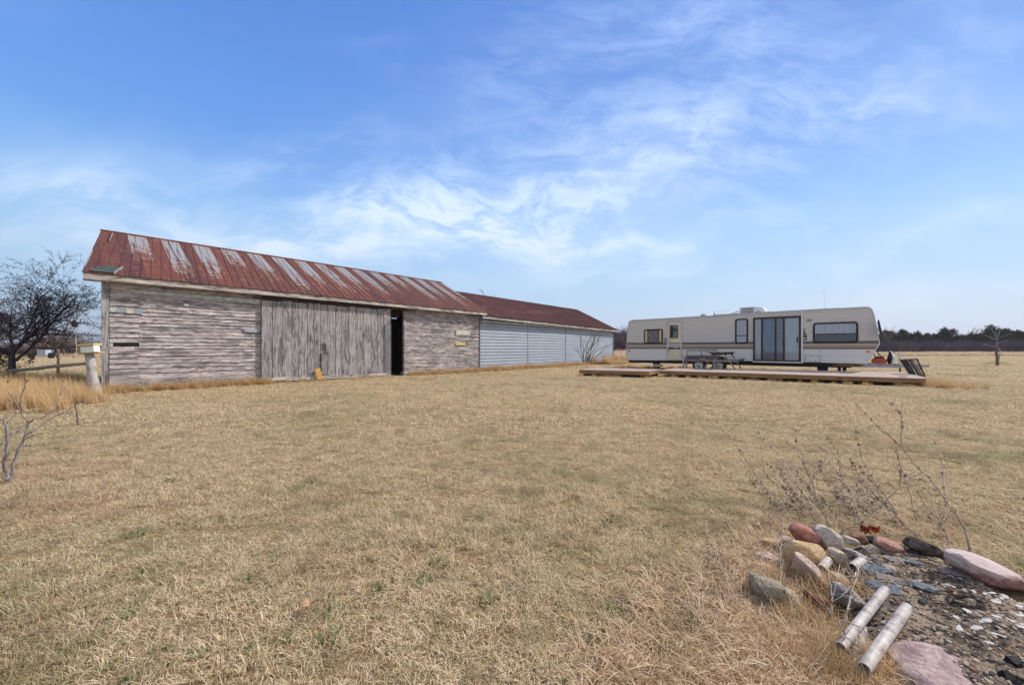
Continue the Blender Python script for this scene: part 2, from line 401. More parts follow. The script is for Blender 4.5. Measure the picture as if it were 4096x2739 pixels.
# taller dry grass
tp = [blade_patch('tuft_%d' % i, 150, .30, (.14, .38), .005, M['tall'], (40, 88), 1.0) for i in range(4)] + \
     [blade_patch('wild_%d' % i, 170, .5, (.35, .8), .007, M['tall'], (50, 88), .7, az=(2.6, .9)) for i in range(3)] + \
     [blade_patch('band_%d' % i, 260, 1.6, (.25, .75), .03, M['pale_straw'], (45, 88), .8) for i in range(3)] + \
     [blade_patch('mat_%d' % i, 240, .30, (.05, .17), .0040, M['mat'], (0, 48), 1.9, rise=.045) for i in range(4)]
pts = []; idx = []; scl = []
def put(x, y, i, s, z=0): pts.append((x, y, z)); idx.append(i); scl.append((s, s, s))
for ln, a0, a1, den_, h in ((BARN, 0, 4.1, 46, 1.05), (BARN, 4.1, 9.0, 12, .6), (BARN, 9.9, 14.4, 44, .95), (WING, 0, 17.4, 26, 1.25)):
    for k in range(int((a1 - a0) * den_)):
        a = random.uniform(a0, a1); off = abs(random.gauss(0, .30)) + .1
        q = ln.o + ln.u * a - ln.n * off
        put(q.x, q.y, random.randint(0, 3), h * random.uniform(.5, 1.15) * (1 - min(.7, off * .45)))
for k in range(110):   # heap at the corner of the wing
    q = WING.o + WING.u * random.uniform(12.5, 19.5) - WING.n * random.uniform(.2, 2.4)
    put(q.x, q.y, random.randint(0, 6) if random.random() < .3 else random.randint(0, 3), random.uniform(.6, 1.5))
def edge(poly, i, j, dens, h, o=.12):
    a, b = Vector(poly[i]), Vector(poly[j]); L_ = (b - a).length; nrm = Vector(((b - a).y, -(b - a).x)).normalized()
    for k in range(int(L_ * dens)):
        if random.random() < .25: continue
        q = a + (b - a) * random.random() + nrm * random.uniform(.02, o + .25); put(q.x, q.y, random.randint(0, 3), h * random.uniform(.25, .8))
edge(DECK, 0, 1, 11, .75); edge(STEP, 0, 1, 11, .75); edge(DECK, 1, 2, 14, 1.1); edge(STEP, 3, 0, 6, .7)
for k in range(70): put(13.5 + random.gauss(.35, .4), 13.2 + random.gauss(.1, .5), random.randint(0, 3), random.uniform(.4, 1.1))
for k in range(260):   # under and before the trailer
    q = TRL.o + TRL.u * random.uniform(-1.5, 11.5) + TRL.n * random.uniform(-1.6, 2.6)
    if not blocked(q.x, q.y, .05): put(q.x, q.y, random.randint(0, 3), random.uniform(.4, 1.0))
for k in range(620):   # wild grass on the left, around the leaning post
    Z = random.uniform(7.9, 14.5); px = random.uniform(-500, 440); 
    x = (px - CX) * Z / FPX
    if px > 330 and Z > 10.6: continue
    if px > 290 and Z < 10.7 and random.random() < .85: continue
    if Z < 9.0 and (random.random() < .5 or px > 260): continue
    put(x, Z, random.randint(4, 6) if random.random() < .8 else random.randint(0, 3), random.uniform(.5, .95))
for k in range(1500):   # pale band before the far hedge
    Z = random.uniform(67, 82); x = random.uniform(-15, 128); put(x, Z, random.randint(7, 9), random.uniform(.6, 1.25))
for k in range(420):
    Z = random.uniform(58, 74); x = random.uniform(-100, -52); put(x, Z, random.randint(7, 9), random.uniform(.5, 1.1))
for k in range(150):   # gap between shed and trailer
    Z = random.uniform(36, 50); px = random.uniform(2430, 2560); put((px - CX) * Z / FPX, Z, random.randint(7, 9), random.uniform(.9, 1.9))
def matted(x0, x1, y0, y1, n, cond, s=(.5, 1.1)):
    for k in range(n):
        px, py = random.uniform(x0, x1), random.uniform(y0, y1)
        if not cond(px, py): continue
        q = G(px, py)
        if inside(PIT, q.x, q.y): continue
        put(q.x, q.y, random.randint(10, 13), random.uniform(*s))
matted(2450, 3150, 2050, 2950, 420, lambda x, y: (x - 2450) / 700 + (y - 2100) / 640 > random.uniform(.55, 1.6), (.5, 1.1))
matted(3000, 3420, 2380, 2950, 230, lambda x, y: x < 3150 + (y - 2380) * .45, (.5, .95))
matted(2950, 3900, 2050, 2200, 60, lambda x, y: y < 2100 + (x - 3300) * .12, (.3, .6))
matted(3270, 3480, 2600, 2800, 55, lambda x, y: x < 3330 + (y - 2600) * .8, (.6, 1.1))
for k in range(34):
    q = G(random.uniform(3290, 3500), random.uniform(2665, 2790)); put(q.x, q.y, random.randint(0, 3), random.uniform(.25, .48))
for k in range(26):
    q = G(random.uniform(3040, 3400), random.uniform(2330, 2620)); put(q.x, q.y, random.randint(0, 3), random.uniform(.25, .55))
matted(0, 480, 1780, 2100, 110, lambda x, y: True, (.3, .75))
rots = [(0, 0, random.uniform(0, 6.28) if i < 4 or i >= 7 else random.gauss(0, .35)) for i in idx]
tag(scatter('tall_grass', tp, pts, rots, scl, idx), 'tall dry golden grass and matted weeds along the buildings, deck, fence and fire pit', 'tall grass', kind='stuff')

# ------------------------------------------------------------------ materials of the buildings
def weathered(horizontal, dark=.5, pink=.5, seed=0.0, tone=(1, 1, 1)):
    def fn(t):
        o = t.obj(); g = t.n('ShaderNodeNewGeometry').outputs['Random Per Island']
        sh = t.math('MULTIPLY', g, 37.0)
        v = t.vmath('ADD', o, t.comb(sh, seed, sh))
        st = (2.2, 2.2, 34) if horizontal else (30, 30, 1.6)
        grain = t.noise(t.scale(v, st), 1.6, 7, .72, .4)
        st2 = (1.3, 1.3, 9) if horizontal else (9, 9, .9)
        paint = t.noise(t.scale(v, st2, (3, 0, 8)), 1.7, 6, .68, .6)
        blot = t.noise(t.scale(o, (1, 1, 3.2) if horizontal else (2.2, 2, 1), (seed, 2, 0)), 1.5, 7, .72)
        c = t.ramp(grain, [(.26, (.07, .06, .06)), (.38, (.28, .24, .225)), (.50, (.50, .44, .41)), (.68, (.70, .63, .59))])
        pk = t.ramp(g, [(0, (.76, .60, .55)), (.5, (.80, .71, .66)), (.8, (.66, .64, .60)), (1, (.84, .72, .64))])
        pm = t.math('MULTIPLY', t.step(t.math('ADD', t.math('MULTIPLY', paint, .45), t.math('MULTIPLY', blot, .55)), .58 - .1 * pink, .63 - .08 * pink), pink, clamp=True)
        c = t.mix(pm, c, pk)
        c = t.mix(t.math('MULTIPLY', t.step(grain, .46, .36), dark), c, (.045, .036, .036))
        c = t.mix(t.math('MULTIPLY', t.step(t.noise(t.scale(v, (1.2, 1.2, 4) if horizontal else (5, 5, 1), (7, 1, 2)), 1.4, 5, .7), .52, .64), .42), c, (.11, .098, .098))
        wx = t.noise(t.scale(o, (1.3, 1, 7) if horizontal else (5, 5, 1.1), (3, 1, seed)), 1.25, 8, .75, .5)
        c = t.mix(t.math('MULTIPLY', t.step(wx, .51, .57), .78), c, t.mix(grain, (.045, .040, .042), (.26, .235, .235)))
        red = t.math('MULTIPLY', t.step(t.noise(t.scale(v, (2, 2, 8)), 2.6, 4, .6), .60, .68), .75 if horizontal else .12)
        c = t.mix(red, c, (.26, .085, .055))
        c = t.mix(t.math('MULTIPLY', g, .22), c, (.14, .13, .135))
        c = t.mix(1.0, c, tone, 'MULTIPLY')
        return {'Base Color': c, 'Normal': t.bump(grain, .7, .012)}
    return fn
M['siding'] = material('weathered_siding', weathered(True, .95, .95, 0.0, (.84, .855, .90)), .9, 0, .1)
M['siding2'] = material('weathered_siding_fine', weathered(True, .95, .8, 5.0, (.84, .845, .88)), .9, 0, .1)
M['door_boards'] = material('weathered_door_boards', weathered(False, 1.0, .35, 2.0, (.72, .755, .82)), .9, 0, .1)
M['trim'] = material('grey_trim', weathered(False, .6, .1, 9.0, (.72, .76, .82)), .9, 0, .1)
M['fascia'] = material('pale_fascia', weathered(True, .4, .8, 4.0, (1.0, 1.0, .98)), .9, 0, .1)
M['dark_in'] = flat('dark_timber', (.06, .05, .045), .9)
M['concrete'] = flat('old_concrete', (.42, .38, .33), .95, 0, .35, 4)
def roof_fn(kind):
    def fn(t):
        o = t.obj(); x, y, z = t.xyz(o)
        a = t.noise(t.scale(o, (1.2, 1, 1)), 1.3, 6, .65); b2 = t.noise(t.scale(o, (14, 1.2, 1.2)), 1.2, 5, .7); fine = t.noise(o, 26, 5, .7)
        sheet = t.math('FLOOR', t.math('DIVIDE', x, .46)); sn = t.n('ShaderNodeTexWhiteNoise', noise_dimensions='1D'); t.put(sn.inputs['W'], sheet)
        c = t.ramp(t.math('ADD', t.math('MULTIPLY', a, .6), t.math('MULTIPLY', sn.outputs[0], .35)), [(.2, (.062, .021, .022)), (.5, (.105, .033, .025)), (.75, (.155, .046, .024)), (.95, (.062, .028, .036))])
        org = t.math('MULTIPLY', t.step(t.math('ADD', t.math('MULTIPLY', fine, .4), t.math('MULTIPLY', b2, .6)), .54, .64), .75 if kind == 'barn' else .4)
        c = t.mix(org, c, (.36, .135, .045))
        if kind == 'barn':
            s = t.math('DIVIDE', t.math('SUBTRACT', z, 3.3), 2.05)             # 0 at the eave, 1 at the ridge
            fr = t.math('FRACT', t.math('DIVIDE', t.math('ADD', x, .18), .92))
            per = t.n('ShaderNodeTexWhiteNoise', noise_dimensions='1D'); t.put(per.inputs['W'], t.math('FLOOR', t.math('DIVIDE', t.math('ADD', x, .18), .92)))
            alt = t.step(fr, .57, .55); alt = t.math('MULTIPLY', alt, t.math('GREATER_THAN', t.noise(t.scale(o, (22, .5, .5)), 1.0, 2, .5), .40))
            reach = t.math('ADD', t.math('MULTIPLY', per.outputs[0], -.42), .72)
            strand = t.noise(t.scale(o, (13, .4, .4)), 1.5, 3, .6)
            rows = t.noise(t.scale(o, (3, 1, 16)), 1.3, 5, .75)
            vv = t.math('ADD', t.math('ADD', s, t.math('MULTIPLY', t.math('SUBTRACT', strand, .5), 1.1)), t.math('MULTIPLY', t.math('SUBTRACT', rows, .5), 1.9))
            white = t.math('MULTIPLY', t.math('GREATER_THAN', t.math('SUBTRACT', vv, reach), 0.0), alt)
            white = t.math('MULTIPLY', white, t.step(s, .99, .95)); white = t.math('MULTIPLY', white, t.math('GREATER_THAN', x, .6))
            spk = t.math('MULTIPLY', t.math('GREATER_THAN', t.math('ADD', rows, t.math('MULTIPLY', strand, .3)), .79), .8)
            white = t.math('MAXIMUM', white, spk)
            rim = t.math('MULTIPLY', t.math('MULTIPLY', t.math('GREATER_THAN', t.math('SUBTRACT', vv, reach), -.12), alt), t.math('GREATER_THAN', x, .6))
            c = t.mix(t.math('MULTIPLY', t.math('MULTIPLY', rim, t.step(fine, .42, .58)), .8), c, (.40, .22, .10))
            c = t.mix(white, c, t.mix(fine, (.16, .16, .175), (.33, .325, .35)))
            lap = t.step(t.math('ABSOLUTE', t.math('SUBTRACT', s, t.math('ADD', .48, t.math('MULTIPLY', sn.outputs[0], .02)))), .010, .004)
            c = t.mix(t.math('MULTIPLY', lap, .7), c, (.05, .02, .02))
            seam = t.math('ABSOLUTE', t.math('SUBTRACT', t.math('FRACT', t.math('DIVIDE', x, .46)), .5))
            c = t.mix(t.math('MULTIPLY', t.step(seam, .475, .49), .65), c, (.045, .02, .022))
        else:
            c = t.mix(t.math('MULTIPLY', t.step(t.noise(t.scale(o, (.8, 1, 2)), 1.4, 5, .7), .60, .70), .55), c, (.40, .22, .13))
            c = t.mix(t.math('MULTIPLY', b2, .35), c, (.17, .09, .12))
        return {'Base Color': c, 'Normal': t.bump(fine, .3, .004), 'Roughness': .72}
    return fn
M['roof_barn'] = material('rusty_sheet_roof', roof_fn('barn'), .7, .0, .3)
M['roof_wing'] = material('rusty_ribbed_roof', roof_fn('wing'), .7, .0, .3)
def blue_fn(t):
    o = t.obj(); x, y, z = t.xyz(o); n = t.noise(t.scale(o, (.5, 1, 1.4)), 1.2, 5, .6); f = t.noise(t.scale(o, (3, 3, 14)), 3, 5, .6)
    c = t.ramp(n, [(.3, (.24, .30, .375)), (.55, (.30, .355, .43)), (.8, (.38, .42, .46))])
    c = t.mix(t.math('MULTIPLY', f, .25), c, (.46, .49, .52))
    return c
M['blue'] = material('faded_blue_board', blue_fn, .7, 0, .2)
M['blue_dark'] = flat('dark_blue_joint', (.10, .12, .15), .8)

def ribbed_roof(name, mat, parent, e0, e1, r0, r1, step, rw, rh, th=.03, back=None, sag=0.0):
    """front slope between eave e0-e1 and ridge r0-r1 with standing ribs; back slope plain"""
    e0, e1, r0, r1 = map(Vector, (e0, e1, r0, r1)); mb = MB(); n = int((e1 - e0).length / step); nrm = (r0 - e0).cross(e1 - e0).normalized()
    if nrm.z < 0: nrm = -nrm
    K = 8; us = []
    for i in range(n + 1):
        u = i / n; du = rw / (e1 - e0).length
        us += [(u - du, 0), (u - du * .6, 1), (u + du * .6, 1), (u + du, 0)] if 0 < i < n else [(u, 0)]
    rng = random.Random(3)
    jit = [rng.uniform(-.012, .012) for _ in range(len(us))]
    vs = []
    for k in range(K + 1):
        v = k / K
        for q, (u, h) in enumerate(us):
            p = e0.lerp(e1, u).lerp(r0.lerp(r1, u), v) + nrm * (h * rh)
            p += nrm * (.012 * mnoise.noise(Vector((u * 40, v * 5, 1))))
            if k == 0: p += (e0 - r0).normalized() * (jit[q // 4 * 4 % len(jit)] + .01)
            vs.append(p)
    m = len(us); fs = [(k * m + i, k * m + i + 1, (k + 1) * m + i + 1, (k + 1) * m + i) for k in range(K) for i in range(m - 1)]
    mb.add(vs, fs)
    vs2 = [v - nrm * th for v in (e0, e1, r1, r0)]; mb.add(vs2, [(0, 1, 2, 3)])
    if back:
        b0, b1 = map(Vector, back); n2 = (b0 - r0).cross(r1 - r0).normalized(); n2 = n2 if n2.z > 0 else -n2
        mb.add([r0, r1, b1, b0] + [v - n2 * th for v in (r0, r1, b1, b0)], [(0, 1, 2, 3), (7, 6, 5, 4), (3, 2, 6, 7), (0, 3, 7, 4), (1, 2, 6, 5)])
    return mb.build(name, mat, parent)

def clap(mb, x0, x1, z0, z1, ex, rng, seg=(1.0, 3.2), skip=(), y=0.0, loose=.01, lap=.020):
    z = z0
    while z < z1:
        e_ = ex * rng.uniform(.88, 1.12); x = x0
        while x < x1 - .01:
            xe = min(x1, x + rng.uniform(*seg)); xe = x1 if x1 - xe < .25 else xe
            zz = z + rng.uniform(-loose, loose) * .4; t0 = rng.uniform(-loose, loose); top = min(z + e_ + .02, z1 + .01)
            yb = y - lap - rng.uniform(0, loose * 1.5)
            if not any(a < (x + xe) / 2 < b and c < z + e_ / 2 < d for a, b, c, d in skip):
                # outer face runs from the thick lower lip to the thin top; the lower edge is nibbled
                n = max(2, int((xe - x) / .22)); vs = []
                for i in range(n + 1):
                    xx = x + (xe - x) * i / n + (.002 if i == 0 else 0); lo = zz + t0 * i / n + (rng.uniform(-.3, 1) * loose * .9)
                    vs += [(xx, yb, lo), (xx, yb + .004, lo + .004), (xx, y - .004, top), (xx, y, lo)]
                fs = []
                for i in range(n):
                    a = i * 4; b = a + 4; fs += [(a, b, b + 1, a + 1), (a + 1, b + 1, b + 2, a + 2), (a + 3, b + 3, b, a)]
                fs += [(0, 1, 2, 3), (n * 4 + 3, n * 4 + 2, n * 4 + 1, n * 4)]
                mb.add(vs, fs)
            x = xe
        z += e_

# ------------------------------------------------------------------ weathered wooden barn
barn = empty('barn', (BARN.o.x, BARN.o.y, 0), BARN.ang, 'long weathered wooden barn with a rusty metal roof and peeling grey boards', 'barn')
bt = lambda px, py=None, off=0.0: BARN.at(px, py, off)
LB = BARN.L
xa, xb = bt(437), bt(1045); xc, xd = bt(1566), bt(1616); x_seam = bt(556)
rng = random.Random(11)
mb = MB()
hole = (x_seam - 9, x_seam + .01)
h0, h1 = bt(452)[0] if False else bt(452), bt(553)
clap(mb, xa, x_seam, .18, 3.12, .155, rng, (9, 9), skip=[(xa - 1, x_seam + 1, 1.24, 1.36)], loose=.012)
mb.box(xa, h0, -.024, 0, 1.262, 1.40)                       # stubs left round the missing board
mb.box(h0 + .05 + .42, h1, -.022, 0, 1.262, 1.30)
clap(mb, x_seam, xb, .18, .80, .158, rng, (1.6, 3.6), loose=.006)
clap(mb, x_seam, xb, .80, 3.12, .108, rng, (.9, 3.0), loose=.013)
mb.box(xa, xb, -.028, .001, .165, .36)
mb.build('wall', M['siding'], barn)
mb = MB(); clap(mb, xd + .06, LB, .15, 3.12, .098, rng, (.5, 1.8), loose=.013); mb.build('wall', M['siding2'], barn)
# inner framing, back, gables, floor
mb = MB()
for x0, x1, z0, z1 in ((0, xa, .15, 3.2), (xa, h0, .15, 3.2), (h0, h1, .15, 1.27), (h0, h1, 1.345, 3.2), (h1, xb, .15, 3.2), (xb, xc, 2.75, 3.2), (xc, xd, 3.0, 3.2), (xd, LB, .15, 3.2)):
    mb.box(x0, x1, .012, .05, z0, z1)
mb.box(.75, LB, 7.35, 7.4, 0, 3.2)
for x, k_ in ((.02, .75), (LB - .05, 0)): mb.add([(x, .05, 0), (x + k_, 7.35, 0), (x + k_, 7.35, 3.2), (x + k_ / 2, 3.7, 5.2), (x, .05, 3.2), (x + .05, .05, 0), (x + .05 + k_, 7.35, 0), (x + .05 + k_, 7.35, 3.2), (x + .05 + k_ / 2, 3.7, 5.2), (x + .05, .05, 3.2)],
    [(0, 1, 2, 3, 4), (9, 8, 7, 6, 5), (0, 5, 6, 1), (1, 6, 7, 2), (2, 7, 8, 3), (3, 8, 9, 4), (4, 9, 5, 0)])
for k in range(12): mb.box(k * 1.25 + .3, k * 1.25 + .4, .05, .15, 0, 3.2); mb.bar((k * 1.25 + .35, .0, 3.15), (k * 1.25 + .35, 3.7, 5.15), .05, .12)
mb.box(.05, LB - .05, .05, 7.35, .002, .02)
mb.build('inner_frame', M['dark_in'], barn)
mb = MB(); mb.box(bt(405), xa - .01, -.05, .0, .14, 3.14); mb.build('corner_post', M['trim'], barn, bevel=.004)
mb = MB(); mb.box(xd - .02, xd + .055, -.04, .10, .1, 3.0); mb.box(xc, xd - .021, -.035, .0, 3.0, 3.1); mb.build('door_frame', M['siding2'], barn)
MB().box(0, xb + .02, -.012, .3, -.1, .16).build('foundation', M['concrete'], barn); MB().box(xd, LB, -.012, .3, -.1, .15).build('foundation', M['concrete'], barn)
# fascia and frieze
mb = MB()
mb.add([(-.36, -.325, 3.15), (14.76, -.325, 3.055), (14.76, -.325, 3.205), (-.36, -.325, 3.315), (-.36, -.29, 3.15), (14.76, -.29, 3.055), (14.76, -.29, 3.205), (-.36, -.29, 3.315)],
       [(0, 1, 2, 3), (7, 6, 5, 4), (0, 4, 5, 1), (3, 2, 6, 7), (0, 3, 7, 4), (1, 5, 6, 2)])
mb.box(-.36, 14.7, -.29, .0, 3.12, 3.14)
mb.build('fascia', M['fascia'], barn)
MB().bar((-.33, -.30, 3.25), (.12, 3.66, 5.22), .03, .12).build('rake_board', M['trim'], barn); MB().bar((14.72, -.30, 3.15), (14.74, 3.66, 5.20), .03, .12).build('rake_board', M['trim'], barn)
ribbed_roof('roof', M['roof_barn'], barn, (-.38, -.35, 3.325), (14.77, -.35, 3.215), (.10, 3.7, 5.34), (14.79, 3.7, 5.30), .23, .014, .016, back=((1.3, 7.75, 3.3), (14.79, 7.75, 3.3)))
mb = MB(); mb.tube([(.08, 3.7, 5.35), (7, 3.7, 5.335), (14.8, 3.7, 5.31)], .035, 8); mb.build('ridge_cap', flat('rust_cap', (.17, .06, .045), .7), barn)
# torn corner of the roof where the felt shows
e0 = Vector((-.38, -.35, 3.325)); ru = Vector((15.15, 0, -.11)).normalized(); rv = Vector((.48, 4.05, 2.015)).normalized(); rn = ru.cross(rv).normalized()
rp = lambda u, v, h=.03: e0 + ru * u + rv * v + rn * h
mb = MB(); lo = [rp(.12, .05, .020), rp(.58, .04, .020), rp(.64, .26, .020), rp(.70, .56, .020), rp(.50, .66, .020), rp(.40, .55, .020), rp(.24, .34, .020)]
hi = [p + rn * .012 for p in lo]; mb.add(lo + hi, [tuple(range(6, -1, -1)), tuple(range(7, 14))] + [(i, (i + 1) % 7, (i + 1) % 7 + 7, i + 7) for i in range(7)])
mb.build('exposed_felt', flat('green_felt', (.050, .075, .070), .9, 0, .4, 8), barn)
mb = MB(); mb.bar(rp(.61, .04), rp(.76, .66), .012, .07, up=rn); mb.bar(rp(.02, .4, .04), rp(.03, 1.9, .04), .012, .09, up=rn); mb.bar(rp(.30, 3.2, .035), rp(.30, 4.3, .035), .01, .05, up=rn); mb.build('flashing', flat('grey_flashing', (.36, .36, .36), .6, .3), barn)
# patches nailed on the wall
def patch(px0, py0, px1, py1, c, name='patch_board'):
    (a, z1_), (b, z0_) = bt(px0, py0, -.045), bt(px1, py1, -.045)
    mb = MB(); mb.box(a, b, -.048, -.038, z0_, z1_); o = mb.build(name, flat('patch', c, .8, 0, .3, 5), barn); return o
patch(438, 1230, 462, 1248, (.50, .52, .50)); patch(462.5, 1231, 505, 1250, (.30, .35, .40)); patch(506, 1236, 536, 1254, (.60, .56, .42)); patch(536.5, 1234, 573, 1256, (.30, .35, .40))
patch(478, 1190, 568, 1197, (.55, .52, .52)); patch(735, 1214, 754, 1224, (.66, .65, .66)); patch(977, 1314, 1040, 1330, (.36, .41, .45)); patch(926, 1441, 962, 1449, (.58, .55, .57))
patch(1824, 1322, 1880, 1341, (.56, .56, .50)); patch(1822, 1369, 1862, 1381, (.56, .42, .19))
mb = MB(); (a, z1_), (b, z0_) = bt(560, 1158, -.03), bt(1040, 1215, -.03)
mb.add([(x_seam - .2, -.036, 2.88), (xb - .02, -.036, 2.83), (xb - .02, -.036, 2.96), (x_seam - .2, -.036, 2.97), (x_seam - .2, -.026, 2.88), (xb - .02, -.026, 2.83), (xb - .02, -.026, 2.96), (x_seam - .2, -.026, 2.97)], [(0, 1, 2, 3), (7, 6, 5, 4), (0, 4, 5, 1), (3, 2, 6, 7), (0, 3, 7, 4), (1, 5, 6, 2)]); mb.build('patch_board', flat('sage_board', (.46, .49, .44), .85, 0, .35, 5), barn)
# sliding door of vertical boards
dl, dr = bt(1046, None, -.12), bt(1562, None, -.12); nb = 17; mb = MB(); x = dl; ws = [rng.uniform(.75, 1.25) for _ in range(nb)]; tot = sum(ws)
for k in range(nb):
    w_ = (dr - dl) * ws[k] / tot; f = (x - dl) / (dr - dl)
    zt = 2.99 - rng.uniform(0, .05); zb = .08 - .10 * f + rng.uniform(-.015, .02); y = -.12 + rng.uniform(-.004, .004)
    nseg = 8; vs = []
    for i in range(nseg + 1):
        z = zb + (zt - zb) * i / nseg; wob = .003 * math.sin(i * 2.1 + k)
        vs += [(x + .008 + wob, y, z), (x + w_ - .008 + wob * .5, y, z), (x + w_ - .008, y + .025, z), (x + .008, y + .025, z)]
    fs = [(0, 1, 2, 3), tuple(nseg * 4 + q for q in (3, 2, 1, 0))]
    for i in range(nseg):
        for q in range(4): fs.append((i * 4 + q, i * 4 + (q + 1) % 4, i * 4 + 4 + (q + 1) % 4, i * 4 + 4 + q))
    mb.add(vs, fs); x += w_
door = mb.build('sliding_door', M['door_boards'], barn)
mb = MB(); mb.box(dl + .02, dr - .02, -.09, -.06, .1, 2.9); mb.build('door_back', M['dark_in'], door)
mb = MB(); mb.add([(dl, -.16, .08), (dr, -.16, .0), (dr, -.16, .15), (dl, -.16, .21), (dl, -.127, .08), (dr, -.127, .0), (dr, -.127, .15), (dl, -.127, .21)], [(0, 1, 2, 3), (7, 6, 5, 4), (0, 4, 5, 1), (3, 2, 6, 7), (0, 3, 7, 4), (1, 5, 6, 2)]); mb.build('bottom_rail', M['fascia'], door)
mb = MB(); a, b = bt(1541, None, -.15), bt(1562, None, -.15); mb.box(a, b, -.152, -.127, .15, 2.3); mb.build('door_stile', flat('slate_board', (.19, .195, .21), .85, 0, .3, 4), door)
(a, z1_), (b, z0_) = bt(1287, 1413, -.15), bt(1308, 1495, -.15); mb = MB(); mb.box(a, b, -.155, -.127, z0_, z1_); mb.build('door_patch', flat('grey_patch', (.24, .245, .26), .85, 0, .35, 4), door)
(a, z1_), (b, z0_) = bt(1288, 1374, -.15), bt(1305, 1412, -.15); mb = MB(); mb.bar((a, -.15, z1_), (b, -.15, z1_ - .02), .02, .03); mb.bar((b - .02, -.15, z1_), (b - .03, -.15, z0_), .02, .025); mb.bar((a, -.15, z1_ - .1), (b, -.15, z0_ + .1), .02, .02); mb.bar((a - .05, -.15, z0_ - .02), (b + .08, -.15, z0_ - .01), .02, .03); mb.build('latch', flat('rusty_iron', (.09, .055, .045), .8), door)
mb = MB(); mb.box(dl - .25, xd + .1, -.11, -.04, 3.0, 3.06); mb.build('door_track', M['dark_in'], barn)
# orange offcut leaning on the door
(a, z1_), (b, z0_) = bt(1281, 1468, -.3), bt(1301, 1503, -.3)
q = BARN.o + BARN.u * a + BARN.n * -.32
mb = MB(); mb.bar((0, 0, .06), (-.07, .12, .48), .20, .02, up=Vector((0, 1, 0))); o = mb.build('plywood_offcut', flat('orange_ply', (.52, .27, .07), .8, 0, .25, 8)); o.location = (q.x, q.y, 0); o.rotation_euler = (0, 0, BARN.ang)
tag(o, 'small orange plywood offcut leaning against the barn door', 'board')

# ------------------------------------------------------------------ blue shed
shed = empty('shed', (WING.o.x, WING.o.y, 0), WING.ang, 'long faded blue shed with a rusty ribbed roof joined to the barn', 'shed')
LW = WING.L; mb = MB(); z = .16; k = 0
while z < 2.90:
    ex = .178; mb.add([(0.02, -.036, z), (LW, -.036, z), (LW, -.003, z + ex + .012), (0.02, -.003, z + ex + .012), (0.02, .0, z), (LW, 0, z)], [(0, 1, 2, 3), (4, 5, 1, 0)]); z += ex
mb.box(.02, LW, 0, .05, 0.0, 2.85)
mb.box(LW - .05, LW, .05, 7.4, 0, 2.7); mb.box(0.02, LW, 7.35, 7.4, 0, 2.7)
mb.add([(LW, 0, 2.7), (LW, 7.4, 2.7), (LW, 3.7, 4.7)], [(0, 1, 2)])
mb.build('wall', M['blue'], shed)
for px in (2110, 2261): x = WING.at(px); MB().box(x - .005, x + .005, -.040, -.004, .18, 2.8).build('joint_strip', M['blue_dark'], shed)
MB().box(LW - .10, LW + .03, -.044, -.037, .1, 2.72).build('corner_strip', M['blue_dark'], shed); MB().box(0, .07, -.044, -.037, .1, 2.85).build('corner_strip', M['blue_dark'], shed)
mb = MB(); mb.box(0.01, LW + .01, -.02, .0, -.05, .155); mb.build('foundation', M['concrete'], shed)
mb = MB(); mb.add([(-.02, -.325, 2.87), (LW + .3, -.325, 2.68), (LW + .3, -.325, 2.80), (-.02, -.325, 3.01), (-.02, -.29, 2.87), (LW + .3, -.29, 2.68), (LW + .3, -.29, 2.80), (-.02, -.29, 3.01)],
       [(0, 1, 2, 3), (7, 6, 5, 4), (0, 4, 5, 1), (3, 2, 6, 7), (0, 3, 7, 4), (1, 5, 6, 2)]); mb.box(0, LW, -.29, 0, 2.72, 2.74); mb.build('fascia', M['fascia'], shed)
ribbed_roof('roof', M['roof_wing'], shed, (0.02, -.36, 3.045), (LW + .32, -.36, 2.84), (-.3, 3.7, 4.90), (LW + .3, 3.7, 4.87), .23, .035, .03, back=((-.3, 7.75, 2.9), (LW + .3, 7.75, 2.85)))

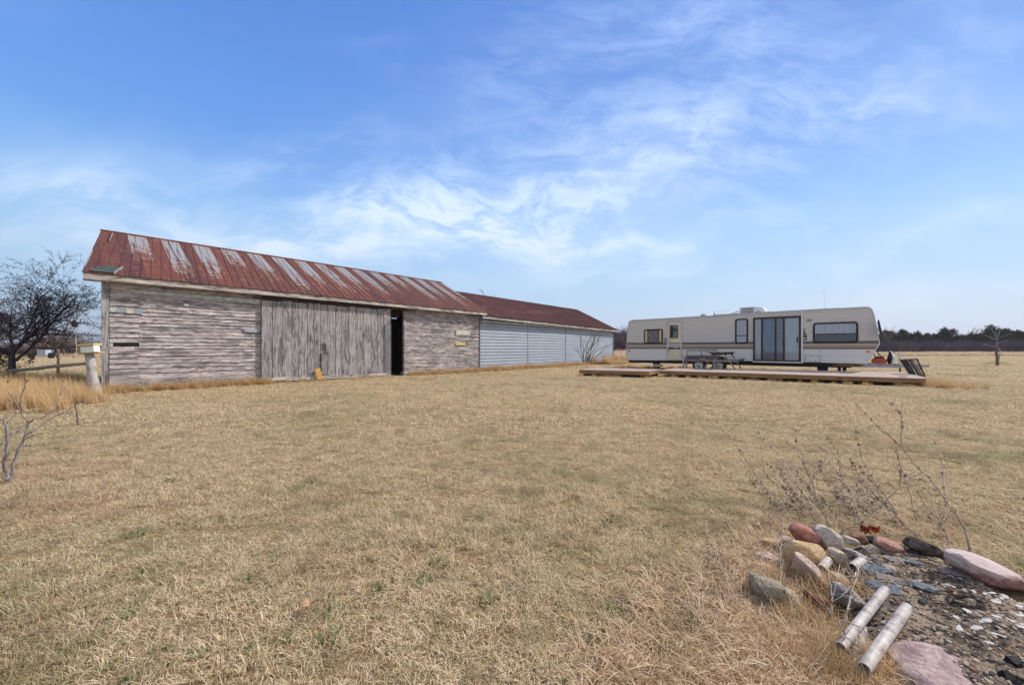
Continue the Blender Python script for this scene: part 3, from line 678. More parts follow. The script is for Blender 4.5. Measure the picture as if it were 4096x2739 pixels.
# ------------------------------------------------------------------ travel trailer
tt = lambda px, py=None, off=0.0: TRL.at(px, py, off)
def siding_fn(t):
    o = t.obj(); x, y, z = t.xyz(o)
    c = t.mix(t.step(z, 1.20, 1.21), (.68, .675, .675), (.565, .55, .535))
    n = t.noise(t.scale(o, (.5, .5, 4)), 1.5, 5, .6); c = t.mix(t.math('MULTIPLY', n, .35), c, (.47, .45, .42))
    drip = t.noise(t.scale(o, (16, 16, .8)), 1.0, 4, .7); c = t.mix(t.math('MULTIPLY', t.step(drip, .58, .75), .22), c, (.36, .34, .31))
    def band(c, z0, z1, colr, soft=.003):
        f = t.math('MULTIPLY', t.step(z, z0 - soft, z0 + soft), t.step(z, z1 + soft, z1 - soft)); return t.mix(f, c, colr)
    c = band(c, 1.530, 1.570, (.012, .018, .022)); c = band(c, 1.485, 1.520, (.02, .08, .10)); c = band(c, 1.455, 1.485, (.006, .006, .012))
    c = band(c, 1.442, 1.455, (.72, .72, .72))
    c = band(c, 1.372, 1.440, (.42, .29, .22)); c = band(c, 1.345, 1.372, (.52, .40, .31)); c = band(c, 1.320, 1.345, (.02, .012, .012))
    c = band(c, 1.265, 1.325, (.36, .27, .21)); c = band(c, 1.232, 1.268, (.012, .008, .012)); c = band(c, 1.205, 1.226, (.20, .22, .26))
    p = t.math('FRACT', t.math('DIVIDE', z, .133)); up = t.step(z, 1.57, 1.575)
    groove_shade = t.math('MULTIPLY', t.step(t.math('ABSOLUTE', t.math('SUBTRACT', p, .5)), .11, .05), t.math('ADD', t.math('MULTIPLY', up, .26), .08))
    c = t.mix(groove_shade, c, (.30, .29, .28))  # shade of the ribs painted as darker lines, weaker below the stripes
    h = t.math('PINGPONG', t.math('DIVIDE', z, .133), .5)
    return {'Base Color': c, 'Normal': t.bump(t.step(h, .30, .46), .4, .012), 'Roughness': .5}
M['t_side'] = material('trailer_siding', siding_fn, .5, 0, .35)
M['t_roof'] = flat('trailer_roof', (.50, .49, .49), .7)
M['alu'] = flat('aluminium_trim', (.50, .50, .53), .45, .3, .15)
M['t_white'] = flat('white_enamel', (.66, .66, .68), .45, 0, .12)
M['black'] = flat('black_rubber', (.018, .018, .020), .55, 0, .3)
M['brownframe'] = flat('bronze_frame', (.045, .025, .022), .45, 0, .3)
M['cream'] = flat('cream_door', (.66, .61, .46), .5, 0, .12, 2)
M['chassis'] = flat('black_chassis', (.022, .020, .020), .8)
M['oldwood'] = flat('grey_deck_wood', (.21, .20, .185), .9, 0, .45, 9)
def glass_mat(name, tint=(1, 1, 1), refl=.25):
    m = bpy.data.materials.new(name); m.use_nodes = True; nt = m.node_tree; nt.nodes.clear(); t = NT(nt)
    tr = t.n('ShaderNodeBsdfTransparent'); gl = t.n('ShaderNodeBsdfGlossy'); mx = t.n('ShaderNodeMixShader'); out = t.n('ShaderNodeOutputMaterial'); lw = t.n('ShaderNodeLayerWeight')
    tr.inputs[0].default_value = (*tint, 1); gl.inputs['Roughness'].default_value = .03; gl.inputs[0].default_value = (.9, .95, 1, 1)
    lw.inputs[0].default_value = .25
    f = t.math('MULTIPLY_ADD', lw.outputs['Fresnel'], .8, refl * .5); nt.links.new(f, mx.inputs[0])
    nt.links.new(tr.outputs[0], mx.inputs[1]); nt.links.new(gl.outputs[0], mx.inputs[2]); nt.links.new(mx.outputs[0], out.inputs[0]); return m
M['glass'] = glass_mat('window_glass', (.86, .88, .92), .08)
M['glass_dark'] = glass_mat('tinted_glass', (.62, .70, .80), .12)
def curtain_fn(c0, c1):
    def fn(t):
        o = t.obj(); n = t.noise(t.scale(o, (20, 1, .7)), 1.6, 4, .6); return t.ramp(n, [(.32, c0), (.62, c1)])
    return fn
M['curtain'] = material('white_curtain', curtain_fn((.44, .45, .50), (.74, .75, .80)), .9, 0, .05)
M['curtain_blue'] = material('sheer_curtain', curtain_fn((.12, .16, .27), (.42, .50, .60)), .9, 0, .05)
M['curtain_pale'] = material('pale_green_curtain', curtain_fn((.50, .58, .60), (.66, .73, .74)), .9, 0, .05)
M['blind'] = flat('worn_blind', (.42, .39, .38), .8, 0, .35, 6)
M['screen'] = flat('insect_screen', (.24, .27, .32), .9, 0, .25, 4)
trl = empty('travel_trailer', (TRL.o.x, TRL.o.y, 0), TRL.ang, 'long off-white travel trailer with brown and teal stripes and black framed windows', 'trailer')
TW = 2.4
prof = [tt(2509, 1440), tt(2505, 1395), tt(2509, 1340), tt(2515, 1290), tt(2519, 1284.5), tt(2526, 1281)]
prof += [tt(2700, 1271.5), tt(2800, 1265.5), tt(2950, 1257), tt(3100, 1248.5), tt(3300, 1237), tt(3400, 1231.5), tt(3450, 1229), tt(3464, 1228), tt(3474, 1229), tt(3483, 1233), tt(3489, 1240), tt(3493, 1249),
         tt(3497, 1262), tt(3505, 1305), tt(3512, 1345), tt(3518, 1372), tt(3517, 1378), tt(3505, 1394), tt(3486, 1425), tt(3467, 1455), tt(3300, 1450.5), tt(3000, 1444)]
# body: side sheets are a slightly different thing from roof and ends, so three parts
mb = MB(); mb.prism(prof, 0, TW); mb.build('body', M['t_side'], trl)
ins = [(x, z) for x, z in prof]
mb = MB()
tp_ = prof[4:18]
for yy in (-.012,):
    vs = []
    for x, z in tp_: vs += [(x, yy, z - .012), (x, yy, z + .018), (x, TW + .012, z + .018), (x, TW + .012, z - .012)]
    fs = [(i * 4 + q, i * 4 + 4 + q, i * 4 + 4 + (q + 1) % 4, i * 4 + (q + 1) % 4) for i in range(len(tp_) - 1) for q in range(4)] + [(0, 1, 2, 3)]
    mb.add(vs, fs)
mb.build('roof', M['t_roof'], trl)
mb = MB(); mb.tube([(x, -.012, z) for x, z in prof[0:5]], .017, 6); mb.build('edge_trim', M['alu'], trl)
mb = MB(); mb.tube([(x, -.014, z) for x, z in prof[13:26]], .020, 6); mb.build('edge_trim', M['t_white'], trl)
mb = MB(); mb.tube([(x, -.016, z - .022) for x, z in prof[5:14]], .012, 6); mb.build('gutter', M['alu'], trl)
mb = MB(); zb = prof[0][1]; mb.box(.05, 10.3, .10, TW - .1, .40, zb - .01); mb.box(-.02, 10.5, .05, TW, zb - .03, zb + .015)
mb.build('chassis', M['chassis'], trl)
mb = MB(); mb.box(tt(3330)[0] if False else tt(3330), tt(3446), .01, .09, .45, .575); mb.build('frame_board', flat('rusty_beam', (.17, .095, .05), .9, 0, .5, 5), trl)
def window(name, x0, x1, y0a, y0b, fm, rad=.09, fw=.045, mid=None, cur='curtain', low=None, glass='glass', parent=None, curts=None):
    """window given by its pixel box; y0a top, y0b bottom"""
    a, z1_ = tt(x0, y0a); b, z0_ = tt(x1, y0b)
    _, z1b = tt(x1, y0a); 
    o = rrect(a, b, z0_, z1_, rad); i = rrect(a + fw, b - fw, z0_ + fw, z1_ - fw, max(.012, rad - fw * .7))
    fr = MB().ring(o, i, -.042, -.002).build(name, fm, parent or trl)
    n = max(8, int((b - a - 2 * fw) / .03)); vs = []; c0, c1 = z0_ + fw * .6, z1_ - fw * .6
    for k in range(n + 1):
        xx = a + fw * .6 + (b - a - fw * 1.2) * k / n; yy = -.010 - .004 * (1 + math.sin(k * 1.9 + .6 * math.sin(k * .7)))
        vs += [(xx, yy, c0), (xx, yy, c1)]
    MB().add(vs, [(2 * k, 2 * k + 2, 2 * k + 3, 2 * k + 1) for k in range(n)]).build('curtain', M[cur], fr)
    MB().box(a + fw * .7, b - fw * .7, -.031, -.028, z0_ + fw * .7, z1_ - fw * .7).build('pane', M[glass], fr)
    if mid:
        zm = tt(x0, mid)[1] if False else mid
        MB().box(a + fw * .8, b - fw * .8, -.040, -.0315, zm - .016, zm + .016).build('sash_bar', fm, fr)
        if low: MB().box(a + fw * .8, b - fw * .8, -.036, -.0335, z0_ + fw * .8, zm - .017).build('screen', glass_mat('low_screen', (.42, .45, .52), .1), fr)
    return fr, a, b, z0_, z1_
zz = lambda px, py: tt(px, py)[1]
window('window', 3252, 3433, 1291.5, 1370.5, M['black'], .13, .072, zz(3340, 1335), 'curtain', True)
window('window', 2941, 2993, 1275.5, 1374, M['black'], .12, .068, zz(2967, 1342.5), 'curtain', None)
wf, a, b, z0_, z1_ = window('window', 2577, 2651.5, 1317.5, 1372.6, M['black'], .11, .068, None, 'blind')
for k in (1, 2): z = z0_ + .05 + (z1_ - z0_ - .1) * k / 3; MB().box(a + .25, b - .25, -.040, -.034, z - .012, z + .012).build('slat_rail', flat('rust_rail', (.20, .10, .08), .7), wf)
for x in (a + .22, b - .25): MB().box(x, x + .035, -.041, -.034, z0_ + .05, z1_ - .05).build('stile', M['brownframe'], wf)
for x in (a + .065, b - .19): MB().box(x, x + .13, -.036, -.033, z0_ + .06, z1_ - .06).build('side_curtain', material('yellow_curtain', curtain_fn((.42, .36, .20), (.60, .54, .33)), .9), wf)
# sliding glass door
a, b = tt(3014), tt(3203.5); z1_ = zz(3110, 1266.5); z0_ = zz(3110, 1447) + .02
sl = MB().ring([(a, z0_), (b, z0_), (b, z1_), (a, z1_)], [(a + .07, z0_ + .07), (b - .07, z0_ + .07), (b - .07, z1_ - .09), (a + .07, z1_ - .09)], -.09, -.002).build('sliding_door', M['brownframe'], trl)
xm = [a + .07, tt(3049), tt(3103), tt(3136), b - .07]
for k, (cm, gm) in enumerate((('curtain', 'glass'), ('curtain_blue', 'glass_dark'), ('curtain_blue', 'glass_dark'), ('curtain_pale', 'glass'))):
    p, q = xm[k], xm[k + 1]; n = max(8, int((q - p) / .02)); vs = []
    for i in range(n + 1):
        xx = p + (q - p) * i / n; yy = -.018 - .009 * (1 + math.sin(i * 1.3 + k)); vs += [(xx, yy, z0_ + .06), (xx, yy, z1_ - .08)]
    MB().add(vs, [(2 * i, 2 * i + 2, 2 * i + 3, 2 * i + 1) for i in range(n)]).build('curtain', M[cm], sl)
    MB().box(p + .004, q - .004, -.055, -.052, z0_ + .06, z1_ - .08).build('pane', M[gm], sl)
for k in (1, 2, 3): MB().box(xm[k] - .038, xm[k] + .038, -.082, -.0555, z0_ + .06, z1_ - .08).build('mullion', M['brownframe'], sl)
MB().box(xm[3] - .055, xm[3] - .031, -.10, -.06, 1.35 + .05, 1.57).build('handle', M['black'], sl)
x = tt(3193); MB().box(x - .05, x - .005, -.115, -.0905, 1.52, 1.78).build('handle', M['black'], sl)
MB().box(a - .01, b + .0, -.11, .05, z0_ - .06, z0_ - .003).build('sill', M['t_white'], sl)
# entry door
a, b = tt(2667.7), tt(2728.7); z1_ = zz(2700, 1286.5); z0_ = zz(2700, 1440)
ed = MB().ring(rrect(a, b, z0_, z1_, .05), rrect(a + .07, b - .07, z0_ + .04, z1_ - .06, .03), -.045, -.002).build('door_frame', M['alu'], trl)
dd = MB().box(a + .071, b - .071, -.035, -.003, z0_ + .042, z1_ - .062).build('door', M['cream'], trl)
window('window', 2681, 2713, 1301, 1351.5, flat('rust_brown_frame', (.13, .055, .035), .5), .06, .035, None, 'blind', None, 'glass_dark', dd)
for o in dd.children:
    o.location.y = -.035
    for c in o.children:
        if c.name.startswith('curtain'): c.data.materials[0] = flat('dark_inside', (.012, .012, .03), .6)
MB().box(a + .09, b - .09, -.037, -.0352, 1.52, 1.56).build('stripe', M['black'], dd); MB().box(a + .09, b - .09, -.037, -.0352, 1.455, 1.47).build('stripe', M['black'], dd)
MB().box(a + .09, b - .09, -.037, -.0352, 1.33, 1.45).build('stripe', flat('pale_blue_stripe', (.42, .47, .49), .5), dd)
MB().add([(a + .09, -.038, 1.20), (b - .09, -.038, 1.20), (b - .09, -.038, 1.31), (a + .45, -.038, 1.29), (a + .2, -.038, 1.315), (a + .09, -.038, 1.31)], [(0, 1, 2, 3, 4, 5)]).build('decal', M['black'], dd)
mb = MB(); x = b - .38
for k in range(4): mb.bar((x + k * .055, -.041, 1.22), (x + .02 + k * .055, -.041, 1.22 + (.07, .04, .05, .04)[k]), .008, .004, up=Vector((0, 1, 0)))
mb.bar((x - .03, -.041, 1.225), (x + .25, -.041, 1.228), .004, .006); mb.build('lettering', M['t_white'], dd)
MB().box(a + .11, a + .20, -.06, -.0355, 1.66, 1.80).build('handle', M['alu'], dd); MB().box(a + .11, a + .19, -.05, -.0355, 1.86, 1.89).build('handle', M['brownframe'], dd)
MB().box(a + .085, a + .13, -.055, -.0355, 1.10, 1.17).build('latch', M['black'], dd); MB().box(a + .085, a + .12, -.055, -.0355, z1_ - .2, z1_ - .13).build('latch', M['black'], dd)
mb = MB(); mb.tube([(a - .06, -.04, z1_ - .01), (a + .1, -.07, z1_ + .035), ((a + b) / 2, -.08, z1_ + .05), (b - .1, -.07, z1_ + .045), (b + .05, -.04, z1_ + .02)], .014, 6); mb.build('rain_rail', M['alu'], trl)
# louvred lamp boxes, hatch, lights, arm of the awning
lm = flat('porch_lamp', (.45, .45, .44), .4)
a, z1_ = tt(2656, 1351); b, z0_ = tt(2667, 1368); o = MB().box(a, b, -.03, -.002, z0_, z1_).build('porch_lamp', M['black'], trl)
MB().box(a + .02, b - .02, -.045, -.031, z1_ - .08, z1_ - .02).build('cover', lm, o); MB().box(a + .02, (a + b) / 2 - .01, -.045, -.031, z0_ + .02, z1_ - .11).build('cover', lm, o); MB().box((a + b) / 2 + .01, b - .02, -.045, -.031, z0_ + .02, z1_ - .11).build('cover', lm, o)
a, z1_ = tt(3228, 1276); b, z0_ = tt(3248, 1284); o = MB().box(a, b, -.03, -.002, z0_, z1_).build('porch_lamp', flat('lamp_base', (.30, .27, .25), .5), trl, bevel=.004)
a, z1_ = tt(3217.5, 1418); b, z0_ = tt(3284, 1449.5); z0_ = max(z0_, .62)
h = MB().ring([(a, z0_), (b, z0_), (b, z1_), (a, z1_)], [(a + .05, z0_ + .04), (b - .05, z0_ + .04), (b - .05, z1_ - .04), (a + .05, z1_ - .04)], -.022, -.002).build('hatch', M['alu'], trl)
MB().box(a + .06, b - .06, -.018, -.0025, z0_ + .05, z1_ - .05).build('panel', M['t_white'], h)
for x in (a + .2, b - .22): MB().box(x, x + .04, -.026, -.0185, z0_ + .07, z0_ + .10).build('latch', M['chassis'], h)
am = flat('amber_lens', (.62, .20, .03), .3); rd = flat('red_lens', (.35, .02, .02), .3)
for px0, py0, px1, py1, mm in ((3465, 1403, 3481, 1409.5, am), (2513, 1401, 2520, 1405, rd), (2832, 1404.5, 2839, 1413, am)):
    a, z1_ = tt(px0, py0); b, z0_ = tt(px1, py1); MB().box(a, b, -.025, -.003, z0_, z1_).build('marker_light', mm, trl, bevel=.006)
a, z1_ = tt(3272, 1404); b, z0_ = tt(3281, 1406.5); MB().box(a, b, -.01, -.002, z0_, z1_).build('vent', M['chassis'], trl)
mb = MB(); x = tt(3209); mb.box(x - .035, x + .035, -.075, -.003, zz(3209, 1452), zz(3209, 1243)); ar = mb.build('awning_arm', M['t_white'], trl)
MB().box(x - .02, x + .02, -.085, -.0755, .98, 1.02).build('clamp', M['alu'], ar); MB().lathe([(.014, -.085), (.014, -.0755)], (x, 0, 2.83), 'y', 8).build('bolt', M['chassis'], ar)
x = tt(2987); MB().box(x - .05, x + .05, -.05, -.003, 2.79, 2.84).build('awning_bracket', M['alu'], trl)
# decal marks beside the door and at the rear
mb = MB(); x = tt(3218)
mb.ring(rrect(x - .05, x + .04, 2.06, 2.15, .044), rrect(x - .032, x + .022, 2.078, 2.132, .026), -.006, -.002)
mb.add([(x - .07, -.006, 1.96), (x + .03, -.006, 1.96), (x + .03, -.006, 2.0), (x - .01, -.006, 2.04), (x - .05, -.006, 2.03)], [(0, 1, 2, 3, 4)])
mb.add([(x - .07, -.006, 1.86), (x + .08, -.006, 1.87), (x + .08, -.006, 1.93), (x - .03, -.006, 1.93), (x - .07, -.006, 1.90)], [(0, 1, 2, 3, 4)])
mb.ring([(x - .07, 1.62), (x + .085, 1.62), (x + .085, 1.84), (x - .07, 1.84)], [(x - .03, 1.66), (x + .04, 1.66), (x + .04, 1.76), (x - .03, 1.76)], -.006, -.002)
mb.build('emblem', M['black'], trl)
mb = MB(); a, z = tt(2513, 1371.5)
mb.add([(a, -.006, z), (a + .08, -.006, z), (a + .04, -.006, z + .05)], [(0, 1, 2)])
for k in range(6): x = a + .14 + k * .048; mb.bar((x, -.006, z), (x + .015, -.006, z + (.06, .035, .05, .035, .035, .06)[k]), .007, .004, up=Vector((0, 1, 0))); mb.bar((x, -.006, z + .02), (x + .035, -.006, z + .03), .007, .004)
mb.build('lettering', M['chassis'], trl)
mb = MB(); a, z = tt(2968, 1412)
for k in range(8): x = a + k * .045; mb.bar((x, -.008, z), (x + .02, -.008, z + (.09, .04, .05, .08, .04, .04, .05, .04)[k]), .008, .004, up=Vector((0, 1, 0))); mb.bar((x, -.008, z + .015), (x + .045, -.008, z + .028), .006, .006)
mb.build('lettering', flat('white_vinyl', (.80, .80, .82), .4), trl)
# wheels
for px in (2796, 2875):
    x = tt(px, None, .05); wh = empty('wheel', (x, .05, .335)); wh.parent = trl
    MB().lathe([(.20, .0), (.225, -.03), (.31, -.02), (.335, .02), (.335, .17), (.31, .20), (.20, .20)], (0, 0, 0), 'y', 32).build('tyre', M['black'], wh, smooth=True)
    mb = MB(); mb.lathe([(.215, .05), (.215, -.034), (.20, -.036), (.185, -.012), (.11, -.018), (.10, -.035), (.05, -.04), (.001, -.04)], (0, 0, 0), 'y', 28); mb.build('rim', flat('cream_rim', (.74, .71, .65), .5, 0, .25, 14), wh)
    mb = MB(); mb.lathe([(.045, -.041), (.045, -.09), (.035, -.10), (.001, -.10)], (0, 0, 0), 'y', 14)
    mb.build('hub', flat('rusty_hub', (.10, .065, .05), .7), wh)
    mb = MB()
    for k in range(9): t_ = k * .698; mb.lathe([(.017, -.020), (.017, -.0165), (.001, -.0165)], (.142 * math.cos(t_), 0, .142 * math.sin(t_)), 'y', 8)
    mb.build('rim_holes', M['black'], wh)
MB().ring(rrect(tt(2740), tt(2905), .5, .86, .3), rrect(tt(2740) + .03, tt(2905) - .03, .53, .83, .27), -.012, -.002).build('wheel_arch', M['chassis'], trl)
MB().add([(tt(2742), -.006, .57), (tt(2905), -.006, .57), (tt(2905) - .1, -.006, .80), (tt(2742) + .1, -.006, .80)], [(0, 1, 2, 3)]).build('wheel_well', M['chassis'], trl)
# roof equipment
ac = empty('air_conditioner', (tt(3000, None, .9) + .12, .9, 2.985)); ac.parent = trl
def ac_local(x0, x1): return x0, x1
mb = MB(); mb.add([(-.52, -.35, 0), (.50, -.35, 0), (.62, -.30, .12), (.50, -.33, .30), (.10, -.35, .36), (-.52, -.35, .36), (-.52, .35, 0), (.50, .35, 0), (.62, .30, .12), (.50, .33, .30), (.10, .35, .36), (-.52, .35, .36)],
    [(0, 1, 2, 3, 4, 5), (11, 10, 9, 8, 7, 6)] + [(i, i + 6, (i + 1) % 6 + 6, (i + 1) % 6) for i in range(6)]); mb.build('housing', M['t_white'], ac, bevel=.02)
mb = MB()
for r in range(2):
    for k in range(13): x = -.44 + k * .043; mb.box(x, x + .022, -.357, -.3505, .06 + r * .14, .17 + r * .14)
mb.build('grille', flat('grille_slot', (.10, .10, .12), .6), ac)
MB().box(.22, .40, -.357, -.3505, .07, .10).build('badge', M['chassis'], ac)
ac.location.z = zz(3000, 1254) + .02
def on_roof(px, off=.7): x = tt(px, None, off); return x, off, 2.97 + .0
x, y, z = on_roof(2812, .8); mb = MB(); mb.box(x - .28, x + .22, y - .2, y + .2, z - .02, z + .05); o = mb.build('roof_vent', M['t_roof'], trl, bevel=.01); MB().lathe([(.13, 0), (.15, .03), (.14, .09), (.05, .13), (.001, .13)], (x + .02, y, z + .05), 'z', 14).build('vent_cap', flat('tan_cap', (.42, .36, .32), .7), o)
x, y, z = on_roof(2857, .8); MB().tube([(x, y, z - .02), (x, y, z + .19)], .035, 10).build('vent_pipe', flat('grey_pipe', (.22, .22, .25), .6), trl)
x0, y, z = on_roof(2880, .8); x1 = on_roof(2955, .8)[0]; an = MB().tube([(x0, y, z + .02), (x0 + .5, y, z + .08), (x1, y, z + .26)], .018, 6).build('folded_aerial', M['alu'], trl)
MB().tube([(x0 + .6, y, z + .06), (x0 + .95, y, z + .2), (x1, y, z + .24)], .010, 5).build('strut', M['chassis'], an); MB().tube([(x0 + .0, y, z + .03), (x1 - .3, y, z + .12), (x1 + .1, y, z + .1)], .012, 5).build('strut', M['alu'], an)
MB().tube([(x0 - .3, y + .3, z + .30), (x0 + .5, y - .2, z + .24)], .006, 5).build('rod', M['alu'], an)
x, y, z = on_roof(3302, .4); a2 = MB().tube([(x, y, z), (x, y, z + .12)], .014, 6).build('whip_aerial', M['chassis'], trl); MB().tube([(x, y, z + .12), (x - .08, y, z + .95)], .0045, 5).build('rod', M['alu'], a2)
MB().add([(9.9, .02, 3.0), (9.9, .12, 3.0), (4.8, .12, 2.985), (4.8, .02, 2.985), (9.9, .02, 3.03), (9.9, .12, 3.03), (4.8, .12, 3.015), (4.8, .02, 3.015)], [(0, 1, 2, 3), (4, 7, 6, 5), (0, 4, 5, 1), (2, 6, 7, 3), (0, 3, 7, 4), (1, 5, 6, 2)]).build('awning_rail', M['alu'], trl)
pa = [(tt(3500, 1284)[0] + .10, .25, zz(3500, 1284)), (tt(3513, 1341)[0] + .10, .25, zz(3513, 1341))]
MB().bar(pa[0], pa[1], .05, 1.9, up=Vector((0, 1, 0))).build('stone_guard', M['black'], trl)
bpy.context.view_layer.update()
# tongue: two beams meeting at the coupler, jack post
def tg(px, py, Zl): # local point of the trailer at depth Zl (local y)
    x, z = tt(px, py, Zl); return Vector((x, Zl, z))
mb = MB(); mb.bar((10.35, .12, .52), (12.35, 1.15, .50), .06, .15); mb.bar((10.35, 2.28, .52), (12.35, 1.25, .50), .06, .15); mb.bar((12.2, 1.2, .50), (12.75, 1.2, .53), .14, .10)
mb.build('tongue', flat('lilac_grey_paint', (.37, .36, .42), .55, 0, .25, 5), trl)
jk = tg(3600, 1450, 1.1); 
o = MB().tube([(jk.x, jk.y, .50), (jk.x, jk.y, .98)], .05, 12).build('jack', M['t_white'], trl)
MB().tube([(jk.x, jk.y, .96), (jk.x, jk.y, 1.05)], .075, 12).build('jack_head', M['t_white'], o); MB().tube([(jk.x, jk.y, .42), (jk.x, jk.y, .05)], .03, 8).build('jack_leg', M['chassis'], o)
MB().tube([(jk.x + .06, jk.y, 1.0), (jk.x + .14, jk.y, .96)], .012, 6).build('crank', M['alu'], o)
mb = MB(); c0 = tg(3505, 1398, .5)
mb.tube([c0, tg(3515, 1416, .6), tg(3530, 1430, .7), tg(3540, 1442, .8), tg(3542, 1453, .8)], .018, 6); mb.build('hose', M['black'], trl)
mb = MB(); mb.tube([tg(3497, 1414, .3), tg(3498, 1424, .35), tg(3503, 1437, .4)], .016, 6); mb.build('hose', M['black'], trl)
# legs and blocks under the body
for px, w_ in ((2625, .34), (3290, .42), (3357, .12), (3378, .14)):
    x = tt(px, None, .3); mb = MB(); mb.add([(x - w_ / 2, .2, .5), (x + w_ / 2, .2, .5), (x + w_ * .32, .2, .02), (x - w_ * .32, .2, .02), (x - w_ / 2, .5, .5), (x + w_ / 2, .5, .5), (x + w_ * .32, .5, .02), (x - w_ * .32, .5, .02)],
        [(0, 1, 2, 3), (7, 6, 5, 4), (0, 4, 5, 1), (1, 5, 6, 2), (2, 6, 7, 3), (3, 7, 4, 0)]); mb.build('support_leg', M['chassis'], trl)
mb = MB(); x = tt(2637); mb.box(x - .22, x + .22, -.35, -.05, .33, .46); o = mb.build('wood_block', flat('pale_block', (.50, .42, .30), .9)); o.parent = None
o.matrix_world = trl.matrix_world @ Matrix.Identity(4); tag(o, 'pale wooden block wedged under the rear of the trailer', 'block')
o.data.transform(Matrix.Translation((0, 0, -.12)))

# things on and round the tongue
wm = lambda v: trl.matrix_world @ Vector(v)
q = wm(tg(3516, 1452, .62)); tk = empty('fuel_tank', (q.x, q.y, .60), TRL.ang, 'orange red tank with a dark lid sitting on the trailer tongue', 'tank')
MB().add([], []); mb = MB(); mb.prism(rrect(-.25, .25, .02, .22, .08), -.14, .14); mb.build('body', flat('orange_tank', (.42, .085, .035), .5, 0, .4, 9), tk, bevel=.015)
MB().box(-.15, .17, -.10, .10, .235, .31).build('lid', flat('dark_lid', (.07, .035, .03), .6), tk, bevel=.015); MB().box(-.12, .14, -.07, .07, .215, .24).build('collar', M['chassis'], tk)
# penguin shaped ornament
q = wm(tg(3557, 1453, .85)); pg = empty('penguin_ornament', (q.x, q.y, .585), TRL.ang, 'black and white penguin shaped ornament standing on the trailer tongue', 'ornament')
def egg(prof_, cx_fn, n=18, sy=1.0):
    mb = MB(); vs = []
    for r, z in prof_:
        for k in range(n):
            t_ = 2 * math.pi * k / n; vs.append((cx_fn(z) + r * math.cos(t_), r * sy * math.sin(t_), z))
    fs = [(i * n + k, i * n + (k + 1) % n, (i + 1) * n + (k + 1) % n, (i + 1) * n + k) for i in range(len(prof_) - 1) for k in range(n)]
    mb.add(vs, fs); return mb
pr = [(.001, 0), (.055, .01), (.10, .08), (.135, .18), (.125, .30), (.085, .40), (.060, .44), (.062, .49), (.045, .53), (.001, .55)]
lean = lambda z: .05 * math.sin(z * 5.5)
egg(pr, lambda z: lean(z) + .02).build('body', flat('penguin_white', (.70, .72, .75), .5), pg, smooth=True)
mb = MB(); vs = []; fs = []
for i, (r, z) in enumerate(pr):
    for k in range(9):
        t_ = math.pi * (.42 + 1.16 * k / 8); vs.append((lean(z) + .02 + (r + .008) * math.cos(t_), (r + .008) * math.sin(t_), z))
for i in range(len(pr) - 1):
    for k in range(8): fs.append((i * 9 + k, i * 9 + k + 1, i * 9 + 10 + k, i * 9 + 9 + k))
mb.add(vs, fs); mb.build('back', flat('penguin_black', (.012, .014, .022), .4), pg, smooth=True)
mb = MB(); mb.add([(lean(.2) - .03, -.135, .34), (lean(.2) + .07, -.13, .25), (lean(.2) - .02, -.15, .10), (lean(.2) - .06, -.12, .2), (lean(.2) - .03, -.11, .34), (lean(.2) + .07, -.11, .25), (lean(.2) - .02, -.12, .10), (lean(.2) - .06, -.10, .2)], [(0, 1, 2, 3), (7, 6, 5, 4), (0, 4, 5, 1), (1, 5, 6, 2), (2, 6, 7, 3), (3, 7, 4, 0)]); mb.build('wing', flat('penguin_wing', (.012, .014, .022), .4), pg)
MB().tube([(lean(.5) + .06, 0, .50), (lean(.5) + .16, 0, .485)], [.02, .004], 8).build('beak', M['chassis'], pg)
MB().box(-.05, .24, -.10, .10, -.012, .002).build('foot_board', M['chassis'], pg)
# leaning slatted frame at the end of the deck
q = G(3702, 1512, .0); 
A = P(3650, 1436, 15.4); A2 = P(3667, 1434, 15.0); 
st = empty('slatted_stand', (0, 0, 0), 0, 'leaning dark slatted wooden stand at the right end of the deck', 'stand')
b0 = P(3680, 1503, 14.9); b1 = P(3699, 1506, 14.3); t0_ = P(3640, 1437, 15.2); t1_ = P(3667, 1435, 14.7); bk = Vector((-.06, .28, 0))
wd = M['dark_stand'] = flat('dark_stand_wood', (.085, .075, .065), .9, 0, .5, 7)
MB().bar(b0, t0_, .10, .06).build('side_rail', wd, st); MB().bar(b1, t1_, .04, .05).build('side_rail', wd, st); MB().bar(b0 + bk, t0_ + bk * 1.1, .05, .05).build('side_rail', wd, st)
for f in (.28, .55): MB().bar(b0.lerp(b1, f), t0_.lerp(t1_, f), .014, .02).build('slat', wd, st)
for f in (.02, .42, .97): MB().bar(b0.lerp(t0_, f), b1.lerp(t1_, f), .03, .035).build('rung', wd if f > .9 or f < .1 else M['oldwood'], st)
MB().add([t0_ + Vector((0, 0, .03)), t1_ + Vector((.03, 0, .03)), t1_ + bk + Vector((0, 0, .0)), t0_ + bk * 1.15 + Vector((-.12, 0, -.02))] + [v_ + Vector((0, 0, -.02)) for v_ in (t0_ + Vector((0, 0, .03)), t1_ + Vector((.03, 0, .03)), t1_ + bk, t0_ + bk * 1.15 + Vector((-.12, 0, -.02)))], [(0, 1, 2, 3), (7, 6, 5, 4), (0, 4, 5, 1), (1, 5, 6, 2), (2, 6, 7, 3), (3, 7, 4, 0)]).build('top_board', flat('bleached_board', (.46, .44, .42), .8), st)
MB().add([b0 + Vector((-.06, .05, 0)), t0_ + Vector((-.04, .05, 0)), t0_ + bk, b0 + bk * .9], [(0, 1, 2, 3)]).build('side_panel', flat('grey_panel', (.10, .09, .08), .9, 0, .4), st)

